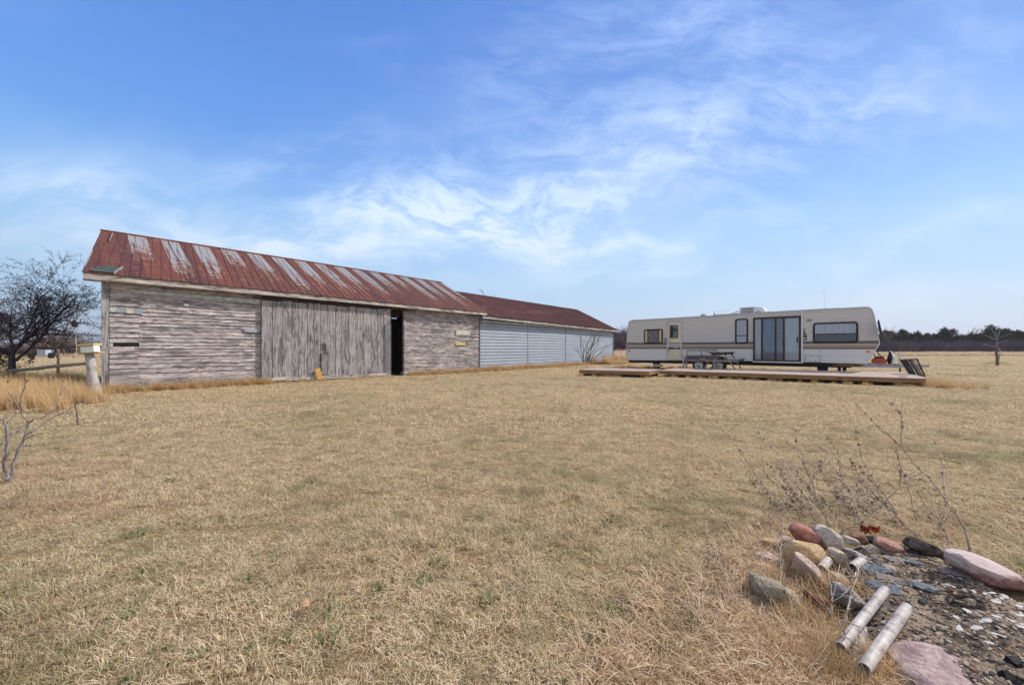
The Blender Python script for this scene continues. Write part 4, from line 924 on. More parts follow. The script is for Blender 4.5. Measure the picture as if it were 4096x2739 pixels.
# ------------------------------------------------------------------ decks
def deckwood(t):
    o = t.obj(); x, y, z = t.xyz(o); g = t.noise(t.scale(o, (1.2, 22, 20)), 1.2, 6, .7); b2 = t.noise(o, .9, 5, .6)
    return t.mix(t.math('MULTIPLY', b2, .5), t.ramp(g, [(.3, (.25, .20, .18)), (.5, (.38, .31, .285)), (.75, (.49, .41, .38))]), (.46, .32, .25))
M['deck'] = material('bleached_deck_boards', deckwood, .85, 0, .2)
def joistwood(t):
    o = t.obj(); g = t.noise(t.scale(o, (1.2, 10, 22)), 1.3, 6, .7, .5); kn = t.vor(t.scale(o, (1.1, 3, 3.5)), 1.5)
    c = t.ramp(g, [(.3, (.13, .065, .028)), (.5, (.29, .165, .075)), (.75, (.42, .27, .14))])
    return t.mix(t.step(kn, .13, .07), c, (.07, .035, .02))
M['joist'] = material('weathered_joists', joistwood, .85, 0, .15)
def deck(name, poly, label, zt=.28):
    c = Vector(poly[0]); e = Vector(poly[1]) - c; ang = math.atan2(e.y, e.x); Lx = e.length
    rt = empty(name, (c.x, c.y, 0), ang, label, 'deck'); inv = Matrix.Rotation(-ang, 2)
    q = [inv @ (Vector(p) - c) for p in poly]
    # boards run along x between the two ends
    mb = MB(); n = 24
    for k in range(n):
        f0, f1 = k / n + .0012, (k + 1) / n - .0012
        l0, l1, r0, r1 = q[0].lerp(q[3], f0), q[0].lerp(q[3], f1), q[1].lerp(q[2], f0), q[1].lerp(q[2], f1)
        ov = random.uniform(.0, .03); dz = random.uniform(-.002, .002); fo = .025 if k == 0 else 0
        vs = [(l0.x - ov, l0.y - fo, zt - .03 + dz), (r0.x + ov, r0.y - fo, zt - .03 + dz), (r1.x + ov, r1.y, zt - .03 + dz), (l1.x - ov, l1.y, zt - .03 + dz)]
        vs += [(x, y, z + .03) for x, y, z in vs]
        mb.add(vs, [(3, 2, 1, 0), (4, 5, 6, 7), (0, 1, 5, 4), (1, 2, 6, 5), (2, 3, 7, 6), (3, 0, 4, 7)])
    mb.build('deck_boards', M['deck'], rt)
    for i, (p0, p1) in enumerate(((q[0], q[1]), (q[1], q[2]), (q[3], q[0]))):
        d = (p1 - p0).normalized(); nn = Vector((-d.y, d.x)) * .025; a_, b_ = p0 + nn + d * .0, p1 + nn - d * .03
        MB().bar((a_.x, a_.y, zt - .098), (b_.x, b_.y, zt - .098), .04, .13).build('rim_joist', M['joist'], rt)
    mb = MB()
    for k in range(1, int(Lx / .45)):
        f = k / int(Lx / .45); p0 = q[0].lerp(q[1], f); p1 = q[3].lerp(q[2], f); d = (p1 - p0).normalized()
        a_, b_ = p0 + d * .07, p1 - d * .07; mb.bar((a_.x, a_.y, zt - .12), (b_.x, b_.y, zt - .12), .04, .14)
    p3, p2 = q[3], q[2]; d = (p2 - p3).normalized(); mb.bar((p3.x + d.x * .1, p3.y - .08, .11), (p2.x - d.x * .1, p2.y - .08, .11), .03, .22)  # back skirt added to keep the space under the deck dark
    mb.build('joists_and_shade_skirt', M['chassis'], rt)  # joists and skirt coloured black for the shade beneath the boards
    for k in range(4):
        f = (k + .3) / 4; p0 = q[0].lerp(q[1], f) + Vector((0, .35)); MB().box(p0.x - .1, p0.x + .1, p0.y - .1, p0.y + .1, .0, zt - .20).build('footing', M['dark_in'], rt)  # footings darkened in colour for the shade under the deck
    return rt
deck('deck', DECK, 'long low wooden deck in front of the trailer, bearing the picnic table')
deck('small_deck', STEP, 'small low wooden platform left of the long deck')
# thin white flecks on the deck surface, a stick lying on it
fl = flat('white_fleck', (.78, .78, .80), .6)
q = P(3610, 1504, 13.6); mb = MB(); mb.bar((q.x - .11, q.y, .292), (q.x + .16, q.y + .02, .295), .03, .018); o = mb.build('dark_stick', M['chassis']); tag(o, 'short dark stick lying on the right end of the deck', 'stick')
for k, (px, py, w_) in enumerate(((3484, 1501, .07), (3511, 1502, .04), (3528, 1501.6, .14), (3541, 1501.6, .05), (3558, 1502, .10), (3640, 1503.5, .10), (3656, 1501, .12), (3668, 1505, .16))):
    Z = .97 * FPX / (py - HY); x = (px - CX) * Z / FPX; mb = MB()
    n = 7; vs = [(x + w_ / 2 * math.cos(i * .9) * random.uniform(.7, 1.2), Z + w_ * .6 * math.sin(i * .9) * random.uniform(.6, 1.2), .287) for i in range(n)]
    mb.add(vs + [(a_, b_, c_ + .006) for a_, b_, c_ in vs], [tuple(range(n - 1, -1, -1)), tuple(range(n, 2 * n))] + [(i, (i + 1) % n, (i + 1) % n + n, i + n) for i in range(n)])
    o = mb.build('deck_fleck', fl); tag(o, ('leftmost white fleck on the deck', 'second white fleck from the left on the deck', 'third white fleck from the left, long and flat, on the deck', 'fourth white fleck from the left on the deck', 'fifth white fleck from the left on the deck, left of the dark stick', 'white fleck on the deck just right of the dark stick', 'white fleck on the deck below the slatted stand', 'rightmost and largest white fleck on the deck')[k], 'scrap', 'white flecks on the deck')

# ------------------------------------------------------------------ garden bench
bn = empty('garden_bench', (8.45, 19.75, .28), TRL.ang + .06, 'weathered grey slatted garden bench between the entry door and the picnic table', 'bench')
bw = M['bench'] = flat('weathered_bench_wood', (.34, .31, .33), .85, 0, .45, 10); bw2 = flat('purple_grey_slat', (.21, .15, .165), .8, 0, .45, 10)
BL = 1.36
for x in (0, BL):
    MB().box(x - .035, x + .035, -.035, .035, 0, .64).build('leg', bw, bn, bevel=.004)
    MB().bar((x, .50, 0), (x, .58, .92), .06, .05).build('leg', bw, bn)
    MB().box(x - .04, x + .04, -.06, .55, .64, .665).build('armrest', bw, bn, bevel=.004)
for k in range(4): MB().box(-.03, BL + .03, .02 + k * .12, .11 + k * .12, .42, .445).build('seat_slat', bw if k % 2 else bw2, bn)
MB().box(0, BL, -.02, .01, .34, .42).build('apron', bw2, bn)
MB().bar((0, .575, .88), (BL, .575, .88), .03, .07).build('back_rail', bw, bn)
for k in range(5): MB().bar((.03, .545 + k * .006, .50 + k * .075), (BL - .03, .545 + k * .006, .50 + k * .075), .022, .038).build('back_slat', bw2 if k < 2 else M['alu'] if k in (3,) else bw, bn)
MB().bar((BL / 2, .56, .46), (BL / 2, .60, .88), .07, .03).build('back_post', bw2, bn)

# ------------------------------------------------------------------ picnic table
pt = empty('picnic_table', (9.62, 18.62, .28), TRL.ang + .05, 'weathered grey picnic table with crossed legs standing on the long deck', 'table')
pw = M['picnic'] = flat('picnic_wood', (.235, .215, .195), .9, 0, .5, 9); pd = flat('picnic_dark', (.045, .042, .042), .85, 0, .4, 9)
for y in (0, 1.45):
    MB().bar((-.66, y, 0), (-.20, y, .76), .04, .10, up=Vector((0, 1, 0))).build('leg', pw, pt); MB().bar((.66, y, 0), (.20, y, .76), .04, .10, up=Vector((0, 1, 0))).build('leg', pw, pt)
    MB().box(-.80, .80, y - .065, y - .025, .34, .44).build('cross_beam', pw, pt); MB().box(-.34, .34, y - .065, y - .025, .68, .76).build('cross_beam', pd, pt)
for k in range(5): MB().box(-.38 + k * .155, -.38 + k * .155 + .145, -.22, 1.68, .765, .80).build('table_board', pw if k % 2 else pd, pt)
for s_ in (-1, 1):
    for k in range(2): x = s_ * .69 - .13 + k * .135; MB().box(x, x + .125, -.22, 1.68, .445, .48).build('seat_board', pw, pt)

# ------------------------------------------------------------------ bare trees, shrubs, hedge
M['bark_dark'] = flat('dark_bark', (.085, .068, .085), .9, 0, .4, 12)
M['bark_grey'] = flat('grey_bark', (.24, .215, .21), .9, 0, .45, 14)
M['bark_brown'] = flat('brown_bark', (.16, .12, .10), .9, 0, .4, 14)
M['haws'] = flat('dried_haws', (.045, .028, .038), .8, 0, .4, 5)
def grow(mb, lf, p, d, L, r, lvl, rng, o):
    n = 5 if lvl < 2 else 4; pts = [p.copy()]; rad = [r]; q = p.copy(); dd = d.copy(); kids = []
    for i in range(n):
        dd = (dd + Vector((rng.gauss(0, 1), rng.gauss(0, 1), rng.gauss(0, .8))) * o['wob'] + Vector((o.get('windx', 0), 0, o['up'] * (1 if lvl else 0)))).normalized()
        q = q + dd * (L / n); pts.append(q.copy()); rad.append(max(o['rmin'], r * (1 - .75 * (i + 1) / n)))
    mb.tube(pts, rad, 7 if lvl == 0 else (4 if lvl == 1 else 3), cap=False)
    if lf is not None and lvl >= o['lv'] - 1:
        for _ in range(o['leaf']):
            c = pts[rng.randint(1, n)] + Vector((rng.gauss(0, 1), rng.gauss(0, 1), rng.gauss(0, 1))) * .03; s = o['ls'] * rng.uniform(.5, 1.3)
            a = Vector((rng.gauss(0, 1), rng.gauss(0, 1), rng.gauss(0, 1))).normalized() * s; b = Vector((rng.gauss(0, 1), rng.gauss(0, 1), rng.gauss(0, 1))).normalized() * s
            lf.add([c, c + a, c + b], [(0, 1, 2)])
    if lvl >= o['lv']: return
    for _ in range(o['kids'][lvl]):
        f = rng.uniform(.25 if lvl else .45, 1); i = min(n - 1, int(f * n)); pp = pts[i].lerp(pts[i + 1], f * n - i)
        base_d = (pts[i + 1] - pts[i]).normalized(); side = Vector((rng.gauss(0, 1), rng.gauss(0, 1), rng.gauss(0, .7))).normalized()
        nd = (base_d * o['fwd'] + side).normalized(); 
        if nd.z < -.25: nd.z *= .3; nd.normalize()
        grow(mb, lf, pp, nd, L * o['ratio'] * rng.uniform(.7, 1.2), max(o['rmin'], rad[i] * .6), lvl + 1, rng, o)
def tree(name, loc, h, o, bark, seed, label, cat='tree', group=None, haws=None, trunkL=.35, r0=.1, d0=(0, 0, 1)):
    rng = random.Random(seed); rt = empty(name, loc, 0, label, cat, group); tm = MB(); mb = MB(); lf = MB() if haws else None
    L0 = h * trunkL; d = Vector(d0).normalized(); pts = [Vector((0, 0, -.1)), d * L0 * .5 + Vector((.02, 0, 0)), d * L0]
    tm.tube(pts, [r0 * 1.25, r0, r0 * .85], 9); tm.build('trunk', bark, rt, smooth=True)
    for k in range(o['main']):
        a = k * 2.4 + rng.uniform(-.4, .4); s = o['spread'] * rng.uniform(.6, 1.3)
        nd = Vector((math.cos(a) * s, math.sin(a) * s, 1)).normalized()
        grow(mb, lf, d * L0 * rng.uniform(.55, 1), nd, (h - L0) * rng.uniform(.65, .95), r0 * .55, 1, rng, o)
    cr = mb.build('crown', bark, rt, smooth=True)
    if haws: lf.build('dried_leaves', haws, rt)
    return rt
# hawthorn at the left, dense dark twigs
q = P(45, 1400, 12.8); 
tree('hawthorn_tree', (q.x, q.y, 0), 4.5, dict(main=9, spread=1.25, wob=.14, up=.01, kids=[0, 10, 7, 4], lv=4, fwd=.9, ratio=.50, rmin=.0035, leaf=4, ls=.035), M['bark_dark'], 4,
     'bare dark hawthorn tree with dense twigs beside the barn, its trunk holding the fence rail', haws=M['haws'], trunkL=.30, r0=.085)
q = P(-330, 1400, 15.8)
tree('hawthorn_tree', (q.x, q.y, 0), 4.3, dict(main=10, spread=1.1, wob=.13, up=.0, kids=[0, 10, 8, 4], lv=4, fwd=.9, ratio=.50, rmin=.005, leaf=3, ls=.04), M['bark_dark'], 9,
     'second dark bare hawthorn, behind the first at the left edge', haws=M['haws'], trunkL=.25, r0=.1)
# thin pale tree just behind the hawthorn
q = P(232, 1430, 19)
tree('bare_tree', (q.x, q.y, 0), 4.1, dict(main=5, spread=.7, wob=.10, up=.05, kids=[0, 5, 4, 2], lv=3, fwd=1.3, ratio=.5, rmin=.006, leaf=0, ls=.04), M['bark_brown'], 12, 'thin bare tree reaching up behind the hawthorn, nearest the barn corner', r0=.05)
def foliage_tree(name, loc, h, wd, n, leaf, mat, trunkmat, seed, label, group=None, cat='tree', tip=1.0):
    rng = random.Random(seed); rt = empty(name, loc, 0, label, cat, group); mb = MB(); 
    MB().tube([(0, 0, -.1), (0, 0, h * .9)], [h * .02, .02], 6).build('trunk', trunkmat, rt)
    nb = int(n / 14)
    for k in range(nb):
        f = rng.random() ** 1.15; z = h * (.06 + .90 * f); rr = wd * (1 - f) ** .6 * rng.uniform(.25, 1.15); a = rng.uniform(0, 6.28); c = Vector((rr * math.cos(a), rr * math.sin(a), z + rr * .25))
        for j in range(14):
            cc = c + Vector((rng.gauss(0, 1), rng.gauss(0, 1), rng.gauss(0, .8))) * leaf * 1.3
            u = Vector((math.cos(a), math.sin(a), rng.uniform(.2, 1.2))).normalized() * leaf * rng.uniform(.8, 2.0); w2 = Vector((rng.gauss(0, 1), rng.gauss(0, 1), rng.gauss(0, 1))).normalized() * leaf * .45
            mb.add([cc - w2, cc + w2, cc + u], [(0, 1, 2)])
    for j in range(int(40 * tip)):      # feathery leader
        z = h * rng.uniform(.82, 1.04); c = Vector(((z - h * .82) * .12, 0, z)); u = Vector((rng.gauss(0, .6), rng.gauss(0, .6), 1)).normalized() * leaf * 1.8; w2 = Vector((rng.gauss(0, 1), rng.gauss(0, 1), 0)).normalized() * leaf * .35
        mb.add([c - w2, c + w2, c + u], [(0, 1, 2)])
    mb.build('crown', mat, rt); return rt
def cedar_fn(t):
    g = t.n('ShaderNodeNewGeometry').outputs['Random Per Island']; n = t.noise(t.pos(), .5, 3, .6)
    return t.mix(t.step(n, .5, .68), t.ramp(g, [(0, (.016, .022, .012)), (.6, (.032, .040, .018)), (1, (.055, .05, .022))]), (.075, .045, .022))
M['cedar'] = material('cedar_foliage', cedar_fn, .9, 0, .05)
def copy_tree(o, parent=None):
    c = o.copy(); COL.objects.link(c); c.parent = parent
    for ch in o.children: copy_tree(ch, c)
    return c
q = P(-60, 1440, 15.8)
foliage_tree('cedar_tree', (q.x, q.y, 0), 3.0, 1.25, 5200, .055, M['cedar'], M['bark_dark'], 3, 'dark green and rust cedar behind the hawthorn trunk at the left edge')
cp = [foliage_tree('cedar_tree', (0, 0, 0), 5.0, w_, 2800, .17, M['cedar'], M['bark_dark'], 20 + i, 'dark cedar in the dense far hedge behind the trailer', 'cedars in the far hedge', tip=1.5) for i, w_ in enumerate((1.5, 1.9, 1.3, 2.2))]
first = [True] * 4; rng = random.Random(5)
for k in range(126):
    row = k % 3; x = 38 + k * .76 + rng.uniform(-.5, .5); Z = 85 + row * 1.8 + rng.uniform(-.5, .5); i = rng.randint(0, 3)
    px = CX + x * FPX / Z; hh = rng.uniform(3.9, 4.5) + (rng.random() < .25) * rng.uniform(.4, 1.2)
    far_right = px > 3920
    if far_right: hh += rng.uniform(.5, 1.0)
    o = cp[i] if first[i] else copy_tree(cp[i]); first[i] = False
    o.location = (x, Z, 0); s = hh / 5.0; o.scale = (s * rng.uniform(.9, 1.2), s, s); o.rotation_euler = (rng.gauss(0, .03), rng.gauss(-.03, .05), rng.uniform(0, 6.28))
    if far_right: o['label'] = 'taller dark cedar in the far hedge at the right edge'; o['group'] = 'taller cedars at the right end of the far hedge'
# bare tree tops standing in the hedge
for px, Z, h, sd_, lab in ((3545, 83, 6.1, 31, 'leafless tree rising above the hedge beside the trailer nose'), (3905, 88, 5.7, 32, 'round leafless tree rising above the hedge left of the taller cedars')):
    tree('bare_tree', ((px - CX) * Z / FPX, Z, 0), h, dict(main=8, spread=.5, wob=.1, up=.04, kids=[0, 6, 4, 0], lv=3, fwd=1.4, ratio=.45, rmin=.016, leaf=0, ls=.1), M['bark_brown'], sd_, lab, r0=.09, trunkL=.35)
# trees standing beyond the shed, only their tips above its roof
for px, py, Z, sd_, lab in ((1978, 1160, 44, 41, 'bare tree whose twig tips show above the shed roof'), (2030, 1186, 46, 42, 'low bare tree barely showing above the shed roof')):
    tree('bare_tree', ((px - CX - 12) * Z / FPX, Z, 0), 1.25 + (HY - py) * Z / FPX, dict(main=4, spread=.30, wob=.10, up=.05, kids=[0, 5, 3, 0], lv=3, fwd=1.5, ratio=.45, rmin=.012, leaf=0, ls=.1), M['bark_brown'], sd_, lab, r0=.10, trunkL=.55)
# brush: leafless thicket of many stems (one mass)
def brush_proto(name, n, h, w_, r, mat, seed, fan=.35, sub=3):
    rng = random.Random(seed); mb = MB()
    for k in range(n):
        p = Vector((rng.uniform(-w_, w_), rng.uniform(-w_, w_), 0)); d = Vector((rng.gauss(0, fan), rng.gauss(0, fan), 1)).normalized(); L = h * rng.uniform(.6, 1.05); pts = [p]; 
        for i in range(4): d = (d + Vector((rng.gauss(0, .12), rng.gauss(0, .12), .02))).normalized(); pts.append(pts[-1] + d * L / 4)
        mb.tube(pts, [r, r * .8, r * .6, r * .45, r * .25], 3, False)
        for s in range(sub):
            i = rng.randint(1, 3); e = (d + Vector((rng.gauss(0, .5), rng.gauss(0, .5), .1))).normalized(); l2 = L * rng.uniform(.15, .4); mb.tube([pts[i], pts[i] + e * l2 * .5, pts[i] + e * l2 + Vector((0, 0, l2 * .2))], [r * .5, r * .4, r * .2], 3, False)
    me = bpy.data.meshes.new(name); me.from_pydata(mb.v, [], mb.f); me.materials.append(mat); return bpy.data.objects.new(name, me)
M['br_purple'] = flat('purple_twigs', (.115, .085, .125), .9, 0, .35, 3); M['br_mauve'] = flat('mauve_twigs', (.22, .165, .165), .9, 0, .4, 2)
bp = [brush_proto('purple_%d' % i, 60, 1.0, .35, .011, M['br_purple'], 50 + i, sub=5) for i in range(3)] + [brush_proto('mauve_%d' % i, 60, 1.0, .35, .011, M['br_mauve'], 60 + i, sub=5) for i in range(3)]
pts, idx, scl, rots = [], [], [], []
for k in range(520): pts.append((random.uniform(35, 130), random.uniform(80.5, 83.5), 0)); idx.append(random.choice((0, 1, 2, 2, 3))); s = random.uniform(1.1, 3.1); scl.append((s, s, s))
for k in range(420):
    Z = random.uniform(62, 78); px = random.uniform(-300, 470); tall = 1 + 1.0 * (px > 170) * (px < 330)
    pts.append(((px - CX) * Z / FPX, Z, 0)); idx.append(random.randint(3, 5)); s = random.uniform(1.1, 2.3) * (1 + .5 * (tall - 1)); scl.append((s, s, s))
for k in range(150):
    Z = random.uniform(50, 60); px = random.uniform(2400, 2640); pts.append(((px - CX) * Z / FPX, Z, 0)); idx.append(random.choice((0, 1, 2, 3))); s = random.uniform(1.8, 3.6); scl.append((s, s, s * 1.1))
rots = [(random.gauss(0, .1), random.gauss(0, .1), random.uniform(0, 6.28)) for _ in pts]
tag(scatter('brush', bp, pts, rots, scl, idx), 'purple brown leafless brush along the far field edges', 'brush', kind='stuff')
for px, Z, h, sd_, lab in ((2488, 54, 4.3, 71, 'leafless tree in the gap between the blue shed and the trailer'), (255, 60, 4.6, 72, 'small far bare tree seen between the hawthorn and the birdhouse'), (130, 66, 3.6, 73, 'small far bare tree seen beneath the hawthorn branches')):
    tree('bare_tree', ((px - CX) * Z / FPX, Z, 0), h, dict(main=7, spread=.75, wob=.12, up=.03, kids=[0, 8, 5, 0], lv=3, fwd=1.1, ratio=.5, rmin=.012, leaf=0, ls=.1), M['bark_brown'], sd_, lab, r0=.09, trunkL=.3)

# traced twiggy plants: outline points measured in the photograph, given their own depth
def trace(mb, pts, Z0, Z1, r0, r1, rng=None, wob=.0, knots=0, kn=None, spurs=0):
    P3 = []; n = len(pts)
    for i, (x, y) in enumerate(pts):
        p = P(x, y, Z0 + (Z1 - Z0) * i / max(1, n - 1)); P3.append(p)
    # subdivide for curves
    out = []
    for i in range(n - 1):
        for s in range(3): 
            q = P3[i].lerp(P3[i + 1], s / 3)
            if rng: q += Vector((rng.gauss(0, wob), rng.gauss(0, wob), rng.gauss(0, wob)))
            out.append(q)
    out.append(P3[-1]); m = len(out)
    mb.tube(out, [r0 + (r1 - r0) * i / (m - 1) for i in range(m)], 6)
    if spurs:
        for _ in range(spurs):
            k_ = rng.randint(1, m - 2); d_ = (out[k_ + 1] - out[k_]).normalized(); e_ = (d_ * .5 + Vector((rng.gauss(0, .7), rng.gauss(0, .5), rng.gauss(.2, .6)))).normalized(); l_ = rng.uniform(.02, .085)
            mb.tube([out[k_], out[k_] + e_ * l_ * .5, out[k_] + e_ * l_ + Vector((0, 0, .006))], [.0028, .002, .0008], 4)
    if kn is not None:
        for _ in range(knots):
            c = out[rng.randint(1, m - 1)]; s = rng.uniform(.004, .011)
            for _ in range(rng.randint(3, 8)):
                a = Vector((rng.gauss(0, 1), rng.gauss(0, 1), rng.gauss(0, 1))).normalized() * s * rng.uniform(.6, 1.6); b = Vector((rng.gauss(0, 1), rng.gauss(0, 1), rng.gauss(0, 1))).normalized() * s
                cc = c + Vector((rng.gauss(0, 1), rng.gauss(0, 1), rng.gauss(0, 1))) * s * .6; kn.add([cc, cc + a, cc + b], [(0, 1, 2)])
    return out
conv = lambda pts, s, ox, oy: [(x / s + ox, y / s + oy) for x, y in pts]
rng = random.Random(77)
sh = tag(empty('bare_shrub', (0, 0, 0)), 'bare grey two-stemmed shrub in the left foreground', 'shrub')
c8 = lambda p: conv(p, 1.568, 0, 980)
LG = M['bark_grey']
for i, (pts_, z0, z1, r0, r1) in enumerate((
    ([(45, 1500), (30, 1350), (45, 1250), (40, 1150), (20, 1100), (-10, 1080)], 3.7, 3.6, .017, .007),
    ([(52, 1500), (75, 1400), (110, 1320), (150, 1200), (180, 1110)], 3.7, 3.8, .014, .008))):
    mb = MB(); trace(mb, pts_ and c8(pts_), z0, z1, r0, r1, rng, .005, spurs=9); mb.build('stem', LG, sh, smooth=True)
for pts_, z0, z1, r0, r1 in (
    ([(180, 1110), (140, 1060), (128, 980), (150, 890), (166, 850)], 3.8, 3.7, .010, .003), ([(160, 1195), (230, 1150), (300, 1100), (440, 1030), (545, 965)], 3.8, 4.1, .010, .002),
    ([(180, 1110), (260, 1075), (340, 1040), (372, 970), (390, 890)], 3.8, 4.0, .008, .002), ([(38, 1120), (100, 1060), (135, 1035)], 3.65, 3.8, .006, .002), ([(70, 1185), (110, 1168)], 3.7, 3.75, .005, .002),
    ([(150, 1262), (185, 1255), (212, 1264)], 3.78, 3.8, .004, .0015), ([(62, 1190), (75, 1188)], 3.7, 3.7, .005, .002), ([(20, 1335), (70, 1300)], 3.7, 3.6, .006, .002), ([(-5, 1240), (35, 1255)], 3.7, 3.7, .006, .003),
    ([(110, 1320), (85, 1345), (40, 1340)], 3.75, 3.7, .005, .002), ([(165, 1205), (235, 1185), (300, 1180)], 3.8, 3.7, .006, .0015), ([(130, 1010), (90, 990), (60, 930)], 3.8, 3.7, .004, .0015), ([(340, 1040), (420, 1060), (470, 1040)], 3.9, 3.9, .004, .001),
    ([(60, 1450), (30, 1470), (0, 1440)], 3.7, 3.6, .008, .003), ([(0, 1110), (-60, 1000)], 3.65, 3.6, .006, .002)):
    mb = MB(); trace(mb, c8(pts_), z0, z1, r0 * .75, r1 * .8, rng, .004, spurs=6); mb.build('branch', LG, sh, smooth=True)
leafm = flat('red_leaf', (.34, .075, .025), .8, 0, .4, 20)
def leaf(c, s, parent, rng):
    mb = MB(); n = 11; vs = []
    for k in range(n):
        a = k * 2 * math.pi / n; r = s * (1 if k % 2 else .5) * rng.uniform(.8, 1.2); vs.append(c + Vector((r * math.cos(a), rng.uniform(-.2, .2) * s, r * .6 * math.sin(a) + .3 * s * math.cos(a * 2))))
    mb.add([c + Vector((0, -.15 * s, -.12 * s))] + vs, [(0, k + 1, (k + 1) % n + 1) for k in range(n)]); return mb.build('withered_leaf', leafm, parent)
for px, py in ((112, 1520), (100, 1518), (31, 1525)): leaf(P(px, py, 3.7), .022, sh, rng)
s2 = tag(empty('dead_sapling', (0, 0, 0)), 'short dead sapling stump standing alone near the left shrub', 'sapling')
mb = MB(); trace(mb, c8([(492, 1135), (485, 1090), (474, 1015), (479, 962)]), 6.5, 6.5, .014, .007, rng, .002); mb.build('stem', M['bark_brown'], s2, smooth=True)
for pts_ in ([(475, 1020), (466, 1000), (468, 985)], [(474, 1000), (490, 985)], [(480, 1060), (500, 1040)]): mb = MB(); trace(mb, c8(pts_), 6.5, 6.5, .005, .002, rng); mb.build('twig', M['bark_brown'], s2)
s3 = tag(empty('thorny_seedling', (0, 0, 0)), 'thin pale seedling with red leaves before the tall grass', 'shrub')
c5 = lambda p: conv(p, 5.583, 0, 1340)
for pts_ in ([(1370, 1450), (1380, 1200), (1400, 1050), (1430, 920)], [(1400, 1050), (1460, 960), (1515, 900)], [(1390, 1150), (1340, 1050)]): mb = MB(); trace(mb, c5(pts_), 8.6, 8.6, .006, .002, rng); mb.build('twig', LG, s3)
for p_ in ((1440, 905), (1518, 902)): leaf(P(*c5([p_])[0], 8.6), .045, s3, rng)

# small bare tree in the right field
yt = tag(empty('young_tree', (0, 0, 0)), 'small bare young tree standing alone in the right field', 'tree')
c7 = lambda p: conv(p, 3.369, 3400, 1180)
mb = MB(); trace(mb, c7([(1988, 960), (1985, 900), (1982, 780), (1975, 690)]), 28.6, 28.6, .095, .07, rng, .01); mb.build('trunk', M['bark_brown'], yt, smooth=True)
for pts_, r0 in (([(1975, 690), (1990, 640), (1975, 590), (1940, 520), (1918, 480), (1912, 385)], .05), ([(1975, 590), (2010, 520), (2020, 480), (2050, 440)], .03), ([(1975, 690), (1900, 690), (1835, 675), (1800, 668), (1750, 655)], .03), ([(1965, 605), (1900, 575), (1815, 540)], .035),
    ([(1990, 655), (2060, 618), (2130, 615), (2155, 607)], .028), ([(1990, 600), (2080, 548), (2185, 522)], .025), ([(2000, 885), (2020, 790), (2020, 730), (2003, 705)], .03), ([(1840, 675), (1825, 655)], .02), ([(1920, 480), (1880, 430)], .02), ([(2020, 480), (2005, 440)], .018), ([(1985, 560), (1960, 500), (1990, 440)], .02)):
    mb = MB(); trace(mb, c7(pts_), 28.6, 28.6 + random.uniform(-.8, .8), r0, .012, rng, .01); mb.build('branch', LG, yt, smooth=True)
mb = MB(); c = G(3990, 1458); n = 20
vs = [(c.x, c.y, .28)] + [(c.x + r_ * math.cos(k * .628) * random.uniform(.8, 1.2), c.y + r_ * math.sin(k * .628), z_) for r_, z_ in ((.35, .22), (1.1, -.02)) for k in range(10)]
mb.add(vs, [(0, 1 + k, 1 + (k + 1) % 10) for k in range(10)] + [(1 + k, 11 + k, 11 + (k + 1) % 10, 1 + (k + 1) % 10) for k in range(10)])
mb.build('mound', M['ground'], yt, smooth=True)

# bush against the blue shed
bu = tag(empty('bare_bush', (0, 0, 0)), 'leafless fanned bush growing against the blue shed', 'shrub')
cz = lambda p: conv(p, 3.086, 1800, 1080)
for pts_ in ([(1640, 1130), (1660, 1000), (1720, 860), (1760, 780)], [(1650, 1130), (1625, 1000), (1610, 880), (1600, 800)], [(1690, 1140), (1720, 980), (1790, 850), (1850, 770)], [(1700, 1140), (1750, 960), (1830, 850), (1880, 800)], [(1730, 1150), (1790, 1020), (1870, 960), (1945, 935)],
    [(1740, 1150), (1800, 1070), (1900, 1000), (1960, 930)], [(1630, 1120), (1600, 1060), (1580, 1000)], [(1680, 1140), (1690, 1000), (1700, 900), (1740, 830)], [(1760, 1150), (1850, 1080), (1900, 1060)], [(1640, 1130), (1650, 980), (1640, 900), (1600, 840)], [(1700, 1130), (1770, 900), (1800, 800), (1870, 740)],
    [(1660, 1130), (1700, 1030), (1760, 930), (1780, 850)], [(1715, 1140), (1740, 1050), (1820, 930), (1840, 860)]):
    j = [(x + rng.uniform(-8, 8), y + rng.uniform(-8, 8)) for x, y in pts_]
    mb = MB(); o3 = trace(mb, cz(j), 27.2, 26.6 + rng.uniform(-.5, .9), .028, .006, rng, .012)
    for _ in range(4):
        k = rng.randint(3, len(o3) - 2); d = (o3[k + 1] - o3[k]).normalized() + Vector((rng.gauss(0, .5), 0, rng.gauss(.2, .3))); mb.tube([o3[k], o3[k] + d * .2, o3[k] + d * .42], [.010, .008, .004], 3)
    mb.build('stem', M['bark_brown'], bu)

# ------------------------------------------------------------------ fence, birdhouse, pole
M['post'] = flat('bleached_post', (.40, .37, .37), .9, 0, .4, 9)
fp = tag(empty('leaning_post', (0, 0, 0)), 'leaning grey fence post at the barn corner under the birdhouse', 'post')
mb = MB(); pp = [P(388, 1600, 10.5), P(385, 1575, 10.5), P(368, 1500, 10.5), P(362, 1440, 10.5), P(356, 1413, 10.5)]; mb.tube(pp, [.13, .12, .10, .095, .085], 10); mb.build('post', M['post'], fp, smooth=True)
fr = tag(empty('fence_rail', (0, 0, 0)), 'thin grey wooden rail running from the hawthorn trunk to the leaning post', 'fence')
mb = MB(); mb.tube([P(30, 1484, 12.3), P(150, 1473, 11.7), P(220, 1464, 11.4), P(352, 1452, 10.75)], [.045, .05, .05, .045], 8); mb.build('rail', flat('rail_wood', (.24, .23, .19), .9, 0, .4, 9), fr, smooth=True)
bh = empty('birdhouse', tuple(P(362, 1413, 10.5)), .35, 'white birdhouse with a yellow roof on top of the leaning post', 'birdhouse'); bh.rotation_euler = (0, -.10, .25)
